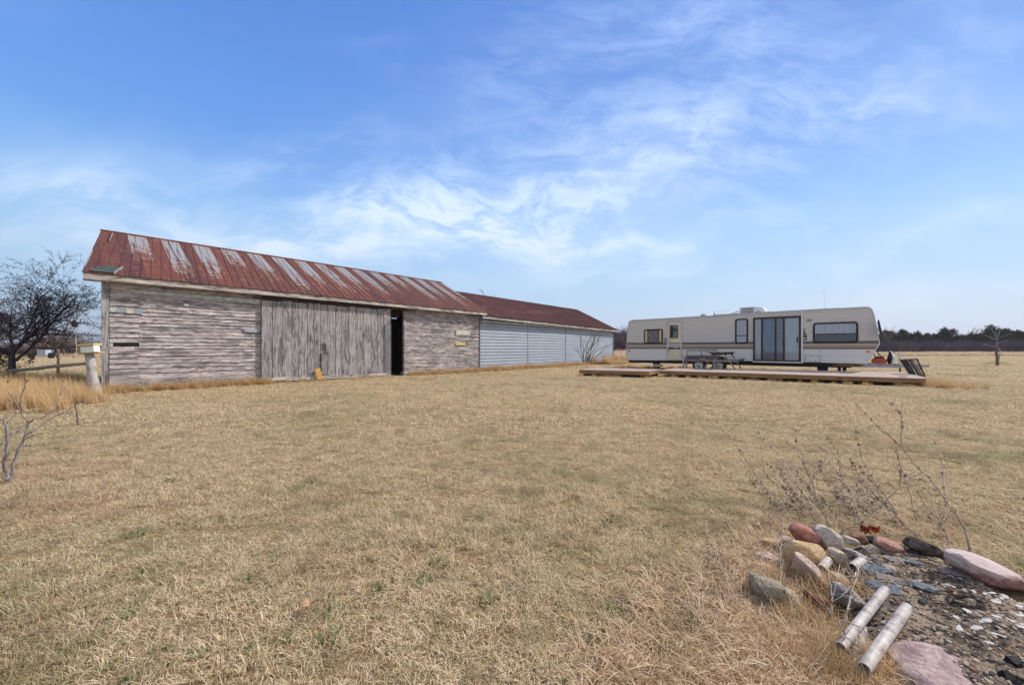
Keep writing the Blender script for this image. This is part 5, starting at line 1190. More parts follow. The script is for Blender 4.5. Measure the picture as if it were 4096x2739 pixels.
MB().box(-.14, .15, -.11, .11, .03, .19).build('box', flat('white_box', (.74, .79, .76), .7, 0, .12), bh, bevel=.006)
MB().box(-.20, .17, -.15, .15, .20, .245).build('roof', flat('yellow_roof', (.66, .52, .26), .8, 0, .2), bh, bevel=.005)
MB().box(-.19, .24, -.13, .13, -.005, .025).build('base', flat('ochre_base', (.45, .34, .16), .8, 0, .2), bh)
MB().box(-.19, -.145, -.12, .12, .03, .195).build('side_board', flat('ochre_side', (.36, .27, .10), .8), bh)
pl = empty('pole', ((298 - CX) * 24 / FPX, 24, 0), 0, 'thin pale pole with a dark finial lantern shape on top, left of the barn', 'pole')
zt = P(298, 1302, 24).z; MB().tube([(.16, 0, 0), (.05, 0, zt)], .018, 6).build('shaft', flat('pale_pole', (.50, .52, .55), .6), pl)
MB().lathe([(.03, -.10), (.10, -.06), (.13, .0), (.15, .06), (.16, .14), (.09, .22), (.05, .30), (.015, .36)], (0, 0, zt), 'z', 10).build('martin_house', M['chassis'], pl)
fi = empty('farm_implement', ((165 - CX) * 50 / FPX, 50, 0), .1, 'dark low farm implement with a pale box parked far off behind the hawthorn', 'farm machine')
MB().bar((-1.9, 0, .55), (1.4, 0, .55), .25, .22).build('frame', M['chassis'], fi); MB().box(.0, .95, -.5, .5, .3, 1.05).build('box', flat('pale_blue_box', (.40, .44, .50), .6), fi, bevel=.03)
for x in (-.7, 1.5): MB().lathe([(.30, -.1), (.38, -.06), (.38, .06), (.30, .1)], (x, -.4, .36), 'y', 16).build('wheel', M['black'], fi)

# ------------------------------------------------------------------ fire pit: ash bed, stones, pipes
def ash_fn(t):
    p = t.pos(); a = t.noise(p, 9, 6, .75); b2 = t.noise(p, 2.2, 4, .6); c3 = t.noise(p, 60, 4, .7); v = t.vor(p, 42)
    c = t.ramp(a, [(.36, (.022, .019, .018)), (.47, (.12, .092, .07)), (.57, (.28, .215, .16)), (.72, (.44, .37, .29))])
    c = t.mix(t.math('MULTIPLY', t.step(b2, .50, .66), .55), c, (.20, .175, .17)); c = t.mix(t.step(v, .16, .10), c, (.46, .41, .35)); c = t.mix(t.step(c3, .62, .72), c, (.05, .045, .045))
    return {'Base Color': c, 'Normal': t.bump(t.math('ADD', a, t.math('MULTIPLY', c3, .6)), 1.0, .02)}
M['ash'] = material('ash_and_soil', ash_fn, .95, 0, .05)
def seg_dist(poly, x, y):
    best = 9; n = len(poly); p = Vector((x, y))
    for i in range(n):
        a, b = Vector(poly[i]), Vector(poly[(i + 1) % n]); ab = b - a; t_ = max(0, min(1, (p - a).dot(ab) / ab.dot(ab))); best = min(best, (p - a - ab * t_).length)
    return best
def bed_h(x, y):
    d = seg_dist(PIT, x, y) * (1 if inside(PIT, x, y) else -1)
    base = -.02 + .075 * max(0, min(1, (d + .06) / .16))
    return base + .016 * mnoise.noise(Vector((x * 5, y * 5, 0))) + .012 * mnoise.noise(Vector((x * 14, y * 14, 3))) + .006 * mnoise.noise(Vector((x * 40, y * 40, 5)))
gx0, gx1 = min(p[0] for p in PIT) - .1, max(p[0] for p in PIT) + .1; gy0, gy1 = min(p[1] for p in PIT) - .1, max(p[1] for p in PIT) + .1; stp = .022
nx_, ny_ = int((gx1 - gx0) / stp), int((gy1 - gy0) / stp); vs = [(gx0 + i * stp, gy0 + j * stp, bed_h(gx0 + i * stp, gy0 + j * stp)) for j in range(ny_ + 1) for i in range(nx_ + 1)]
fs = [(j * (nx_ + 1) + i, j * (nx_ + 1) + i + 1, (j + 1) * (nx_ + 1) + i + 1, (j + 1) * (nx_ + 1) + i) for j in range(ny_) for i in range(nx_)]
mb = MB(); mb.add(vs, fs); tag(mb.build('ash_bed', M['ash'], smooth=True), kind='structure')

def stone_fn(c0, c1, c2, speck=None, stripes=0.0, stripe_c=(.05, .05, .055), sc=6.0, top=None):
    def fn(t):
        o = t.obj(); n = t.noise(o, sc * 2.4, 7, .7, .6); f = t.noise(o, sc * 16, 5, .75); l = t.noise(t.scale(o, (1.2, 2, 7)), sc * 1.6, 6, .7, 1.2)
        c = t.ramp(t.math('ADD', t.math('MULTIPLY', n, .5), t.math('MULTIPLY', l, .5)), [(.40, c0), (.5, c1), (.60, c2)])
        c = t.mix(t.math('MULTIPLY', t.step(f, .45, .65), .55), c, tuple(x * .45 for x in c0))
        if stripes: c = t.mix(t.math('MULTIPLY', t.step(t.noise(t.scale(o, (1, 1, 14)), sc * .8, 4, .6, 1.0), .52, .58), stripes), c, stripe_c)
        if speck: c = t.mix(t.math('MULTIPLY', t.step(t.vor(o, sc * 12), .20, .12), t.step(t.noise(o, sc * 1.3, 3, .6), .42, .55)), c, speck)
        if top: c = t.mix(t.math('MULTIPLY', t.step(t.math('ADD', t.xyz(o)[2], t.math('MULTIPLY', n, .05)), .035, .065), .8), c, top)  # lighter upper part: sunlight put into the stone colour
        return {'Base Color': c, 'Normal': t.bump(t.math('ADD', n, t.math('MULTIPLY', f, .5)), 1.0, .02)}
    return fn
ST = {
 'pinkspeck': stone_fn((.30, .12, .09), (.46, .21, .17), (.55, .30, .25), (.03, .02, .025)),
 'pale': stone_fn((.40, .33, .28), (.60, .52, .46), (.74, .67, .61), None, .25, (.24, .19, .17)),
 'tan': stone_fn((.44, .27, .13), (.64, .44, .25), (.74, .58, .42), None, .3, (.30, .19, .12)),
 'granite': stone_fn((.38, .26, .22), (.60, .46, .40), (.74, .62, .58), (.12, .10, .10)),
 'slab': stone_fn((.40, .29, .21), (.60, .48, .39), (.70, .59, .50), (.16, .13, .12)),
 'greyslab': stone_fn((.26, .24, .25), (.42, .39, .40), (.55, .51, .50), None, .4, (.14, .13, .15)),
 'brown': stone_fn((.15, .075, .045), (.30, .16, .10), (.42, .27, .20), (.04, .03, .03)),
 'greybrown': stone_fn((.20, .155, .14), (.33, .28, .25), (.45, .38, .35), (.06, .05, .05)),
 'pinkflat': stone_fn((.38, .19, .16), (.52, .28, .24), (.60, .38, .34), None, .15),
 'darkslab': stone_fn((.025, .023, .028), (.10, .075, .065), (.20, .14, .12), None, .6, (.012, .012, .016)),
 'pinklong': stone_fn((.24, .12, .135), (.38, .21, .21), (.50, .30, .28), None, .25, (.20, .11, .12), 4, top=(.62, .53, .52)),  # pale top colour is painted sunlight
 'pinkbig': stone_fn((.30, .20, .20), (.46, .34, .33), (.60, .48, .46), None, .3, (.24, .15, .16), 4),
 'gneiss': stone_fn((.22, .19, .18), (.38, .34, .32), (.56, .52, .50), None, .85, (.055, .05, .055), 5),
 'greytan': stone_fn((.24, .20, .15), (.38, .32, .24), (.48, .42, .34), (.12, .10, .08)),
 'rust': stone_fn((.10, .045, .025), (.22, .095, .05), (.34, .16, .09), (.03, .02, .015)),
 'slate': stone_fn((.10, .12, .15), (.20, .225, .26), (.34, .36, .39), None, .5, (.04, .045, .06)),
 'char': stone_fn((.006, .006, .008), (.014, .014, .018), (.035, .035, .042)),
}
SM = {}
def stone(name, px, py, hw, hh, ang, kind, label, angular=0.0, seed=0, cat='stone', depth=None, flatg=False, base=.05, group=None, yb=None, zadd=0.0, sharp=1.0):
    """a stone seen at pixel (px, py) with half-size hw x hh; it stands on ground of height base"""
    import bmesh
    rng = random.Random(seed + 100); yb_ = yb if yb else py + hh * .75
    Z = (EYE - base) * FPX / (yb_ - HY); Z += 0 if flatg else .0
    a = hw * Z / FPX
    if flatg: b = hh * Z * Z / 1950; c = min(.030, b * .30)
    else: c = hh * Z / FPX * .92; b = depth if depth else max(c, a * .55)
    bm = bmesh.new(); bmesh.ops.create_icosphere(bm, subdivisions=4, radius=1)
    planes = []
    angular = min(1, angular + .22); base_sink = .012
    for k in range(int(5 + angular * 9)):
        n = Vector((rng.gauss(0, 1), rng.gauss(0, 1), rng.gauss(0, 1))).normalized(); planes.append((n, rng.uniform(.80 - .34 * angular, .95 - .12 * angular)))
    off = Vector((seed * 3.7, seed * 1.3, 0))
    for v in bm.verts:
        p = v.co.copy()
        if flatg: p = Vector((p.x, p.y, math.copysign(abs(p.z) ** .5, p.z)))
        p = Vector([math.copysign(abs(q_) ** .72, q_) for q_ in p]) * .93 if not flatg else p
        p *= 1 + .22 * mnoise.noise(p * 1.1 + off) + .05 * mnoise.noise(p * 3.1 + off)
        for n, h in planes:
            dd = p.dot(n) - h
            if dd > 0: p -= n * dd * (.95 if angular else .6)
        p *= 1 + .035 * mnoise.noise(p * 5 + off) + .022 * mnoise.noise(p * 11 + off) + .012 * mnoise.noise(p * 22 + off)
        v.co = Vector((p.x * a, p.y * b, p.z * c))
    bmesh.ops.rotate(bm, verts=bm.verts, cent=(0, 0, 0), matrix=Matrix.Rotation(R(ang), 3, 'Y' if not flatg else 'Z') if True else None)
    me = bpy.data.meshes.new(name); bm.to_mesh(me); bm.free(); me.polygons.foreach_set('use_smooth', [True] * len(me.polygons)); me.set_sharp_from_angle(angle=R(22))
    if kind not in SM: SM[kind] = material('stone_' + kind, ST[kind], .85 if kind != 'char' else .6, 0, .2)
    me.materials.append(SM[kind]); o = bpy.data.objects.new(name, me); COL.objects.link(o)
    cpos = P(px, py, Z + (b * .3 if not flatg else 0)); cpos.z -= .010; o.location = cpos
    if flatg: q = G(px, py, base); o.location = (q.x, q.y, base + .006 + zadd)
    return tag(o, label, cat, group)
zc3 = lambda x, y: (2950 + x / 2.276, 2050 + y / 2.276)
def s3(name, x, y, hw, hh, *a, **k): px, py = zc3(x, y); return stone(name, px, py, hw, hh, *a, **k)
s3('stone', 635, 200, 82, 42, 30, 'pinkspeck', 'pink black-speckled stone at the top left of the fire ring', seed=1, base=.09)
s3('stone', 830, 225, 68, 47, 38, 'pale', 'pale rounded stone just right of the speckled pink one', seed=2, base=.08)
s3('stone', 600, 345, 82, 60, 14, 'tan', 'large round tan stone with a dark crack', seed=3, base=.06)
s3('stone', 300, 275, 46, 28, 0, 'tan', 'small tan stone leftmost at the top of the ring', seed=4, base=.03)
s3('stone', 425, 228, 30, 15, -10, 'granite', 'little pinkish stone wedged between the tan stones', seed=5, base=.06)
s3('stone', 640, 500, 112, 54, 30, 'granite', 'long pointed pink-grey granite stone below the round tan one', angular=.7, seed=6, base=.05)
s3('stone', 895, 370, 60, 38, 42, 'slab', 'flat angular tan slab leaning beside the round tan stone', angular=.8, seed=7, base=.06)
s3('stone', 1085, 362, 66, 15, 31, 'greyslab', 'long narrow pale grey slab above the short pipe', angular=.8, seed=8, base=.06)
s3('stone', 1030, 245, 40, 20, 25, 'pale', 'small pale angular stone behind the long grey slab', angular=.7, seed=9, base=.07)
s3('stone', 1080, 212, 48, 25, 8, 'brown', 'rounded brown stone under the red leaf', seed=10, base=.07)
s3('stone', 1225, 325, 46, 25, 4, 'greybrown', 'grey brown blocky stone in front of the charcoal lump', angular=.6, seed=12, base=.05)
s3('stone', 1370, 287, 62, 28, 18, 'pinkflat', 'smooth salmon pink stone at the top middle of the ring', seed=13, base=.06)
s3('stone', 1000, 388, 26, 20, 30, 'greybrown', 'small brownish stone half under the long grey slab', angular=.5, seed=14, base=.04)
s3('stone', 290, 400, 50, 20, 8, 'granite', 'low pinkish stone left of the pointed granite one', seed=15, base=.03)
s3('stone', 250, 500, 62, 22, 10, 'tan', 'orange tan stone half buried in dry grass', seed=16, base=.03)
s3('stone', 350, 720, 112, 58, 26, 'greytan', 'big grey tan boulder under the weeds left of the wire mesh', seed=17, base=.03, depth=.12)
s3('stone', 1010, 775, 84, 52, 38, 'gneiss', 'dark and white striped stone left of the long pipe', seed=18, base=.04)
s3('stone', 1420, 1090, 116, 46, 44, 'pale', 'large pale lichen stained boulder between the two long pipes', seed=19, base=-.09, depth=.10)
s3('stone', 740, 820, 72, 46, 30, 'rust', 'dark rusty brown stone left of the striped stone', angular=.3, seed=20, base=.03)
s3('stone', 720, 1045, 62, 28, 24, 'rust', 'flat red brown stone deep in the grass below the rusty one', angular=.4, seed=21, base=.02)
s3('stone', 1275, 430, 28, 18, 20, 'gneiss', 'small striped white stone behind the blue slates', angular=.4, seed=22, base=.05)
s3('stone', 1380, 500, 26, 20, 10, 'pale', 'round whitish stone on the blue slates', angular=.3, seed=23, base=.05)
s3('stone', 925, 585, 52, 26, 24, 'slab', 'flat tan brown stone between the granite and the striped stone', angular=.5, seed=61, base=.03)
s3('stone', 500, 640, 60, 26, 20, 'granite', 'pinkish stone low in the grass above the grey tan boulder', angular=.4, seed=62, base=.02)
s3('stone', 1560, 1250, 60, 34, 40, 'greytan', 'rough greenish grey stone right of the lower long pipe', angular=.4, seed=63, base=-.02)
s3('stone', 790, 655, 40, 16, 10, 'brown', 'small dark brown stone under the granite one', angular=.5, seed=64, base=.02)
s3('stone', 1560, 415, 24, 11, 5, 'greybrown', 'tiny grey stone before the dark layered stone', angular=.5, seed=65, base=.05)
stone('stone', 3706, 2188, 88, 33, 20, 'darkslab', 'dark brown and black layered stone at the back of the ring', angular=.3, seed=24, base=.06)
stone('stone', 3955, 2280, 176, 56, 22, 'pinklong', 'long purple pink stone at the right edge, sunlight painted whitish on its top', seed=25, base=.05, depth=.10)
stone('stone', 3795, 2738, 245, 118, 12, 'pinkbig', 'largest pink stone at the bottom right corner', seed=26, base=.0, depth=.17, yb=2780)
for x, y, hw, hh, ang, sd_, lab in ((1235, 660, 46, 28, -15, 31, 'blue grey slate nearest the tip of the upper long pipe'), (1420, 720, 44, 26, -35, 32, 'blue grey slate just right of the upper pipe tip'), (1680, 672, 66, 22, -20, 33, 'broad grey slate in the middle of the ash bed'),
    (1250, 520, 58, 22, -10, 34, 'layered blue slate below the short pipe'), (1330, 590, 46, 16, -20, 35, 'brownish slate between the blue ones'), (1480, 650, 40, 14, -30, 36, 'thin dark slate left of the broad grey one'),
    (1620, 470, 44, 12, -8, 37, 'purple grey slate under the dark layered stone'), (1420, 430, 50, 16, -20, 38, 'rough brown slate right of the striped white stone')):
    px, py = zc3(x, y); stone('slate', px, py, hw, hh, ang, 'slate' if sd_ not in (35, 38) else 'greybrown', lab, angular=.9, seed=sd_, cat='slate', flatg=True, base=.055)
stone('slate', 3830, 2296, 66, 20, -32, 'greybrown', 'grey brown slate in front of the long pink stone', angular=.9, seed=39, cat='slate', flatg=True, base=.055)
for x, y, hw, hh, ang, sd_, lab in ((1205, 230, 22, 24, 10, 51, 'black charcoal lump under the red leaf'), (920, 510, 26, 10, 25, 52, 'thin charcoal piece left of the short pipe'), (845, 545, 12, 12, 0, 53, 'small charcoal lump beside the granite stone'), (1375, 370, 30, 14, 25, 54, 'charcoal piece below the salmon pink stone')):
    s3('charcoal', x, y, hw, hh, ang, 'char', lab, angular=.9, seed=sd_, cat='charcoal', base=.05)
for px, py, hw, hh, sd_, lab in ((4062, 2640, 42, 26, 55, 'charred log piece at the right edge, upper of two'), (4050, 2700, 62, 34, 56, 'charred log piece at the right edge, lower of two'), (3955, 2356, 26, 9, 57, 'charcoal bit under the end of the long pink stone'), (3990, 2388, 14, 8, 58, 'tiny charcoal bit among the white ash flakes'), (3990, 2510, 12, 7, 59, 'tiny charcoal bit on bare ash right of centre')):
    stone('charcoal', px, py, hw, hh, 28, 'char', lab, angular=.8, seed=sd_, cat='charcoal', base=.055)
# pipes
def pipe_fn(t):
    o = t.obj(); n = t.noise(t.scale(o, (1, 1, 1)), 9, 6, .7); f = t.noise(o, 60, 4, .6)
    c = t.ramp(n, [(.38, (.16, .14, .14)), (.48, (.42, .38, .37)), (.65, (.58, .54, .52))]); return t.mix(t.math('MULTIPLY', t.step(f, .45, .62), .45), c, (.30, .26, .23))
M['pipe'] = material('dirty_white_pipe', pipe_fn, .6, 0, .3); M['soot'] = flat('sooty_tip', (.16, .145, .15), .8, 0, .5, 30)
def pipe(x0, y0, x1, y1, Z0, Z1, r, label, soot=True):
    a = P(*zc3(x0, y0), Z0); b = P(*zc3(x1, y1), Z1); d = (b - a); L_ = d.length; d.normalize()
    rt = empty('pipe', a, 0, label, 'pipe'); rt.rotation_mode = 'QUATERNION'; rt.rotation_quaternion = d.to_track_quat('Z', 'Y')
    mb = MB(); n = 22; prof_ = [(r * .82, .002), (r * .97, .0), (r, .004), (r, L_ * .5), (r * 1.0, L_ - .004), (r * .97, L_), (r * .82, L_), (r * .82, L_ - .05), (r * .82, .05), (r * .82, .002)]
    vs = [(q[0] * math.cos(2 * math.pi * k / n), q[0] * math.sin(2 * math.pi * k / n), q[1]) for q in prof_ for k in range(n)]
    mb.add(vs, [(i * n + k, i * n + (k + 1) % n, (i + 1) * n + (k + 1) % n, (i + 1) * n + k) for i in range(len(prof_) - 1) for k in range(n)])
    mb.build('shell', M['pipe'], rt, smooth=True)
    if soot: MB().lathe([(r * 1.012, .003), (r * 1.012, .045), (r * 1.004, .055)], (0, 0, 0), 'z', 22).build('sooty_end', M['soot'], rt, smooth=True) if False else None
    return rt
pipe(1345, 700, 935, 1225, 1.90, 1.56, .0195, 'upper long dirty white pipe lying over the stones')
pipe(1545, 862, 1150, 1420, 1.79, 1.45, .0215, 'lower long dirty white pipe near the big pink stone')
pipe(822, 430, 762, 515, 2.22, 2.14, .0225, 'short white pipe end beside the round tan stone'); pipe(1040, 500, 1140, 432, 2.16, 2.24, .0225, 'short white pipe piece lying below the long grey slab')
# weathered stick, mesh, wire, leaves
mb = MB(); mb.tube([P(*zc3(1148, 1040), 1.70), P(*zc3(1120, 1160), 1.63), P(*zc3(1060, 1345), 1.52)], [.013, .021, .020], 10)
def driftfn(t):
    o = t.obj(); n = t.noise(t.scale(o, (60, 14, 8)), 1.5, 5, .6, .5); return {'Base Color': t.ramp(n, [(.40, (.05, .045, .045)), (.5, (.30, .27, .26)), (.65, (.52, .49, .48))]), 'Normal': t.bump(n, 1, .01)}
tag(mb.build('weathered_stick', material('drift_wood', driftfn, .9), smooth=True), 'cracked grey weathered stick between the two long pipes', 'stick')
rng = random.Random(15); mb = MB(); c = G(3822, 2405, .06)
for k in range(9):
    r_ = .055 * rng.uniform(.5, 1.1); ox, oy = rng.uniform(-.05, .05), rng.uniform(-.02, .02); mb.tube([(c.x + ox + r_ * 1.3 * math.cos(a_ * .5), c.y + oy + r_ * .8 * math.sin(a_ * .5) - ox * .5, .062 + .012 * rng.random()) for a_ in range(13)], .0022, 4)
tag(mb.build('burnt_wire', M['chassis']), 'tangle of burnt dark wire lying on the ash', 'wire')
lf_ = tag(empty('curled_leaf', tuple(P(3480, 2122, 2.66))), 'curled rust red leaf on the brown stone at the back of the ring', 'leaf')
rng = random.Random(4)
for dx_, s in ((-.02, .05), (.045, .04)):
    mb = MB(); n = 13; vs = [Vector((dx_ + s * (1 if k % 2 else .55) * math.cos(k * .483) * 1.1, .02 * math.sin(k * 1.4), .8 * s * (1 if k % 2 else .55) * math.sin(k * .483) + .01)) for k in range(n)]; mb.add([Vector((dx_, -.02, 0))] + vs, [(0, k + 1, (k + 1) % n + 1) for k in range(n)]); mb.build('blade', flat('rust_leaf', (.30, .055, .02), .7, 0, .5, 30), lf_)
q = G(1237, 2462); fl2 = tag(empty('fallen_leaf', (q.x, q.y, .055)), 'curled brown fallen leaf lying alone on the lawn', 'leaf'); rng = random.Random(6)
mb = MB(); n = 13; vs = [Vector((.045 * (1 if k % 2 else .5) * math.cos(k * .483), .045 * (1 if k % 2 else .5) * math.sin(k * .483), .02 * rng.random())) for k in range(n)]; mb.add([Vector((0, 0, -.006))] + vs, [(0, k + 1, (k + 1) % n + 1) for k in range(n)]); mb.build('blade', flat('brown_leaf', (.42, .25, .15), .8, 0, .4, 30), fl2)
# green shoots in the lawn
gm = flat('green_shoot', (.10, .15, .035), .7, 0, .4, 20); gp = [blade_patch('green_%d' % i, 34, .10, (.02, .05), .005, gm, (15, 80), 1.0) for i in range(3)]
pts, idx, scl, rots = [], [], [], []
cl_c = [(1005, 2290), (1610, 2300), (1680, 2290), (1950, 2460), (1130, 2540), (1290, 2590), (2480, 2540), (2560, 2470), (320, 2500), (760, 2640), (2350, 2100), (3650, 2050), (3700, 1960), (4050, 1975)] + [(random.uniform(0, 3000), random.uniform(1900, 2730)) for _ in range(9)]
for px, py in cl_c:
    q = G(px, py)
    for _ in range(random.randint(1, 2)):
        if inside(PIT, q.x, q.y): continue
        pts.append((q.x + random.gauss(0, .07), q.y + random.gauss(0, .07), .012)); idx.append(random.randint(0, 2)); s_ = random.uniform(.6, 1.2); scl.append((s_, s_, s_)); rots.append((0, 0, random.uniform(0, 6.28)))
tag(scatter('green_shoots', gp, pts, rots, scl, idx), 'small green shoots and weeds coming up through the dry lawn', 'weeds', kind='stuff')
# gravel and ash flakes (far too many to count)
def pebble(name, r, mat, seed, fl_=1.0):
    import bmesh
    bm = bmesh.new(); bmesh.ops.create_icosphere(bm, subdivisions=2 if fl_ > .5 else 1, radius=r); rg = random.Random(seed)
    off = Vector((seed * 2.3, 0, 0))
    for v in bm.verts: v.co *= 1 + .5 * mnoise.noise(v.co / r * 1.3 + off); v.co.z *= .6 * fl_
    me = bpy.data.meshes.new(name); bm.to_mesh(me); bm.free(); me.materials.append(mat); return bpy.data.objects.new(name, me)
pm = flat('pebble_tan', (.40, .32, .24), .9, 0, .4, 40); pm2 = flat('pebble_dark', (.05, .045, .045), .85, 0, .5, 40); pm3 = flat('flake_white', (.50, .49, .49), .8, 0, .35, 40); pm4 = flat('pebble_rust', (.26, .15, .10), .9, 0, .4, 40)
pb = [pebble('a', 1, pm, 1), pebble('b', 1, pm2, 2), pebble('c', 1, pm4, 3), pebble('d', 1, pm, 4), pebble('e', 1, pm2, 6, .5), pebble('f', 1, pm3, 5, .25), pebble('g', 1, pm3, 8, .2), pebble('h', 1, pm3, 11, .25)]
pts, idx, scl, rots = [], [], [], []
while len(pts) < 6500:
    x, y = random.uniform(gx0, gx1), random.uniform(gy0, gy1)
    if not inside(PIT, x, y): continue
    white = 0; px = CX + x * FPX / y; py = HY + 1.2 * FPX / y
    wf_ = math.exp(-((px - 4110) / 170) ** 2 - ((py - 2440) / 130) ** 2) * .13 + .004
    if random.random() < wf_: i = random.randint(5, 7); s = random.uniform(.004, .019)
    else: i = random.choice((0, 0, 1, 1, 2, 3, 4)); s = abs(random.gauss(0, .0026)) + .0016 + (random.random() < .02) * .006
    pts.append((x, y, bed_h(x, y) + s * .1)); idx.append(i); scl.append((s * random.uniform(1, 1.8), s, s)); rots.append((random.gauss(0, .15), random.gauss(0, .15), random.uniform(0, 6.28)))
tag(scatter('gravel', pb, pts, rots, scl, idx), 'gravel, charcoal crumbs and white ash flakes covering the fire pit bed', 'gravel', kind='stuff')

# ------------------------------------------------------------------ dry weed stalks round the pit
M['stalk'] = flat('dry_stalk', (.42, .33, .26), .85, 0, .35, 20); M['stalk2'] = flat('pale_stalk', (.66, .56, .46), .85, 0, .3, 20); M['heads'] = flat('dry_seed_heads', (.11, .075, .06), .9, 0, .5, 30)
c6 = lambda p: conv(p, 1.961, 2900, 1600)
def weed(lines, label, seed, mat='stalk', z=(2.45, 2.85), r=(.006, .0015), knots=14, group=None, cv=c6):
    rng = random.Random(seed); rt = tag(empty('dry_weed', (0, 0, 0)), label, 'weed', group); kn = MB()
    for i, l in enumerate(lines):
        mb = MB(); rr = r[0] if i == 0 else r[0] * .55; zz_ = z if i == 0 else (z[0] + (z[1] - z[0]) * .5, z[1] + rng.uniform(-.1, .1))
        if i > 0 and len(l) > 4: zz_ = z
        path = trace(mb, cv(l), zz_[0], zz_[1], rr, r[1], rng, .0025, knots if i == 0 else knots // 2, kn); 
        # short side twigs
        for _ in range(4 if i == 0 else 2):
            k = rng.randint(2, len(path) - 2); d = (path[min(k + 1, len(path) - 1)] - path[k]).normalized(); e = (d + Vector((rng.gauss(0, .6), rng.gauss(0, .4), rng.gauss(.1, .5)))).normalized(); L_ = rng.uniform(.04, .16)
            mb.tube([path[k], path[k] + e * L_ * .5, path[k] + e * L_ + Vector((0, 0, .02))], [rr * .5, rr * .4, .0008], 4)
        mb.build('stem', M[mat], rt, smooth=True)
    if kn.v: kn.build('seed_heads', M['heads'], rt)
    return rt
weed([[(1925, 1195), (1880, 1000), (1790, 870), (1700, 740), (1590, 600), (1480, 490), (1380, 360), (1250, 250), (1100, 110), (1030, 30)], [(1380, 360), (1395, 210), (1370, 100), (1310, 30)], [(1790, 870), (1725, 800), (1715, 640), (1695, 460), (1640, 340)], [(1590, 640), (1500, 620), (1380, 590)]],
     'thickest dry weed, its long stalk rising from behind the long pink stone', 1, z=(2.46, 2.95), r=(.0065, .0018), knots=40)
weed([[(1775, 1185), (1740, 1060), (1680, 930), (1600, 850), (1500, 710), (1400, 600), (1310, 450)], [(1700, 970), (1735, 900), (1730, 700)]], 'crooked dark weed just left of the thickest stalk', 2, z=(2.5, 2.9), r=(.006, .0015), knots=22)
weed([[(1530, 1075), (1400, 980), (1340, 890), (1240, 800), (1100, 680), (1000, 560), (850, 430), (700, 340), (560, 240)], [(1240, 800), (1150, 600), (1080, 480), (1040, 350), (1035, 200)], [(1340, 890), (1280, 780), (1160, 640), (1060, 520)]], 'long branching weed leaning left from the salmon pink stone', 3, z=(2.65, 3.1), r=(.006, .0015), knots=40)
weed([[(820, 990), (770, 880), (720, 780), (680, 640), (650, 560), (620, 500), (600, 400), (545, 280)], [(680, 640), (640, 540), (560, 400), (520, 340)], [(680, 640), (740, 520), (780, 400)]], 'upright weed behind the pale rounded stone', 4, z=(2.75, 3.1), knots=30)
weed([[(745, 965), (650, 860), (580, 770), (480, 700), (400, 660), (330, 600)], [(650, 860), (560, 740), (470, 620), (360, 520), (250, 440)]], 'low weed leaning left from the speckled pink stone', 5, z=(2.8, 3.2), r=(.005, .0012), knots=30)
weed([[(880, 1065), (960, 1000), (1050, 960), (1180, 870), (1290, 770), (1370, 660), (1385, 560), (1345, 380)]], 'curved bare stem bending right over the brown stone', 6, z=(2.7, 2.7), r=(.0065, .003), knots=6)
weed([[(1492, 1025), (1490, 880), (1440, 700), (1390, 560), (1340, 400)]], 'thin straight weed behind the dark layered stone', 7, z=(2.8, 3.0), r=(.004, .001), knots=10)
weed([[(1230, 900), (1120, 830), (1000, 750), (900, 640), (760, 530), (640, 400)], [(1000, 750), (920, 640), (820, 480)]], 'thin pale weed crossing the lawn behind the ring, furthest back', 8, 'stalk2', z=(3.0, 3.5), r=(.004, .001), knots=24)
weed([[(830, 1000), (700, 840), (560, 640), (480, 520), (400, 400), (300, 300), (200, 180)], [(560, 640), (560, 520), (480, 330)]], 'tall pale weed whose seed heads reach furthest left above the ring', 9, 'stalk2', z=(2.9, 3.5), r=(.0045, .001), knots=34)
weed([[(900, 900), (915, 700), (905, 540), (880, 400), (800, 300)], [(915, 640), (960, 560), (1010, 490)]], 'upright weed between the pale stone and the long branching weed', 10, z=(2.9, 3.2), r=(.004, .001), knots=24)
rng = random.Random(99)
for k in range(30):
    bx, by = rng.uniform(450, 1400), rng.uniform(820, 1010); L_ = rng.uniform(250, 620); an = rng.uniform(.70, 1.12); l = [(bx, by)]; 
    for i in range(1, 6): l.append((bx - math.cos(an) * L_ * i / 5 + rng.gauss(0, 9), by - math.sin(an) * L_ * i / 5 + rng.gauss(0, 9)))
    Z0 = 1.25 * FPX / (1600 + by / 1.961 - HY); weed([l], 'fine dry weed in the leaning thicket behind the stone ring', 200 + k, 'stalk' if k % 3 else 'stalk2', z=(Z0, Z0 + .35), r=(.0034, .0009), knots=30, group='fine weeds behind the stone ring')
# rusty wire mesh draped between the stones
mb = MB(); rng2 = random.Random(8); q0, q1, q2, q3 = P(3215, 2335, 2.05), P(3440, 2420, 1.95), P(3330, 2560, 1.70), P(3120, 2440, 1.85)
def mp(u, v): q = q0.lerp(q1, u).lerp(q3.lerp(q2, u), v); return q + Vector((0, 0, .018 * mnoise.noise(q * 9) + .012))
for k in range(27):
    f = k / 26; mb.tube([mp(f, j / 12) for j in range(13)], .0011, 3, False); mb.tube([mp(j / 12, f) for j in range(13)], .0011, 3, False)
tag(mb.build('wire_mesh', flat('rusty_wire', (.20, .095, .055), .9, 0, .4, 30)), 'sheet of rusty wire mesh draped between the stones at the left of the pit', 'wire mesh')
c9 = lambda p: conv(p, 1.68, 2700, 2050)
weed([[(640, 720), (690, 560), (715, 400), (720, 200), (725, 20)]], 'tall thin stalk rising straight in front of the tan stones', 301, 'stalk2', (1.95, 2.1), (.005, .002), 6, cv=c9)
weed([[(1060, 850), (1058, 600), (1050, 480)], [(1060, 700), (1030, 640)]], 'short upright pale stem before the striped stone', 302, 'stalk2', (1.75, 1.8), (.0045, .0015), 8, cv=c9)
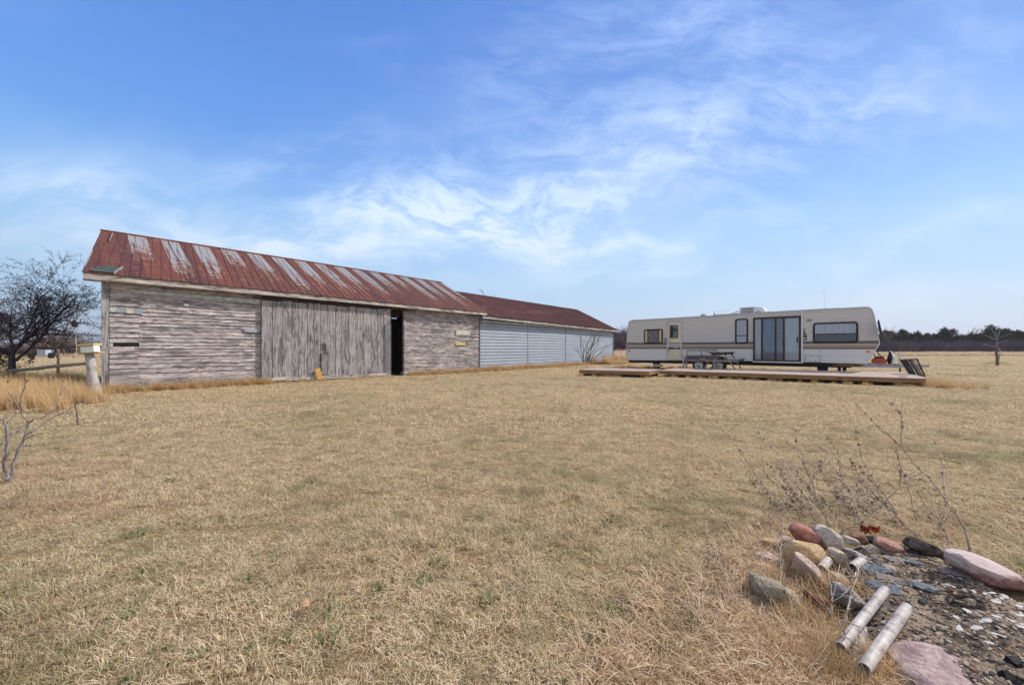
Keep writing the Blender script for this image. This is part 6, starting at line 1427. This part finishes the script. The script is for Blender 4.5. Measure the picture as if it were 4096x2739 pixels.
weed([[(1130, 780), (1170, 600), (1210, 440), (1215, 400)], [(1140, 720), (1060, 830)]], 'pale yellow stem leaning over the upper long pipe', 303, 'stalk2', (1.70, 1.85), (.004, .0015), 8, cv=c9)
weed([[(780, 1030), (960, 995), (1050, 920), (1110, 830), (1130, 720), (1180, 640)], [(1110, 830), (1170, 790), (1230, 765)]], 'brown curved twig bending up beside the upper long pipe', 304, 'stalk', (1.55, 1.62), (.006, .002), 4, cv=c9)
weed([[(740, 1075), (860, 1060), (960, 1010)], [(740, 1075), (640, 1030), (480, 980)]], 'pale bent twig lying lowest in the foreground grass', 305, 'stalk2', (1.5, 1.5), (.005, .002), 2, cv=c9)
weed([[(540, 860), (640, 830), (690, 790)]], 'short pale curved twig in the grass left of the stones', 306, 'stalk2', (1.75, 1.75), (.004, .002), 0, cv=c9)
for k in range(20):
    bx, by = rng.uniform(300, 900), rng.uniform(700, 1150); L_ = rng.uniform(300, 700); an = rng.uniform(.75, 1.35); l = [(bx, by)]
    for i in range(1, 6): l.append((bx - math.cos(an) * L_ * i / 5 + rng.gauss(0, 8), by - math.sin(an) * L_ * i / 5 + rng.gauss(0, 8)))
    Z0 = 1.25 * FPX / (2050 + by / 1.68 - HY); weed([l], 'straight dry stalk leaning left in the matted grass before the stones', 400 + k, 'stalk' if k % 2 else 'stalk2', z=(Z0, Z0 + .30), r=(.0032, .0010), knots=8, group='stalks in the matted grass', cv=c9)

# ------------------------------------------------------------------ thin air that pales the far hills
hm = bpy.data.materials.new('haze_air'); hm.use_nodes = True; hm.node_tree.nodes.clear()
vo = hm.node_tree.nodes.new('ShaderNodeOutputMaterial'); pv_ = hm.node_tree.nodes.new('ShaderNodeVolumePrincipled'); hm.node_tree.links.new(pv_.outputs[0], vo.inputs['Volume'])
pv_.inputs['Color'].default_value = (.86, .90, 1.0, 1); pv_.inputs['Density'].default_value = .00032; pv_.inputs['Anisotropy'].default_value = .2
hz = MB().box(-7000, 7000, -70, 6500, -3, 260).build('haze', hm); tag(hz, 'thin pale air over the whole field', 'haze', kind='stuff')
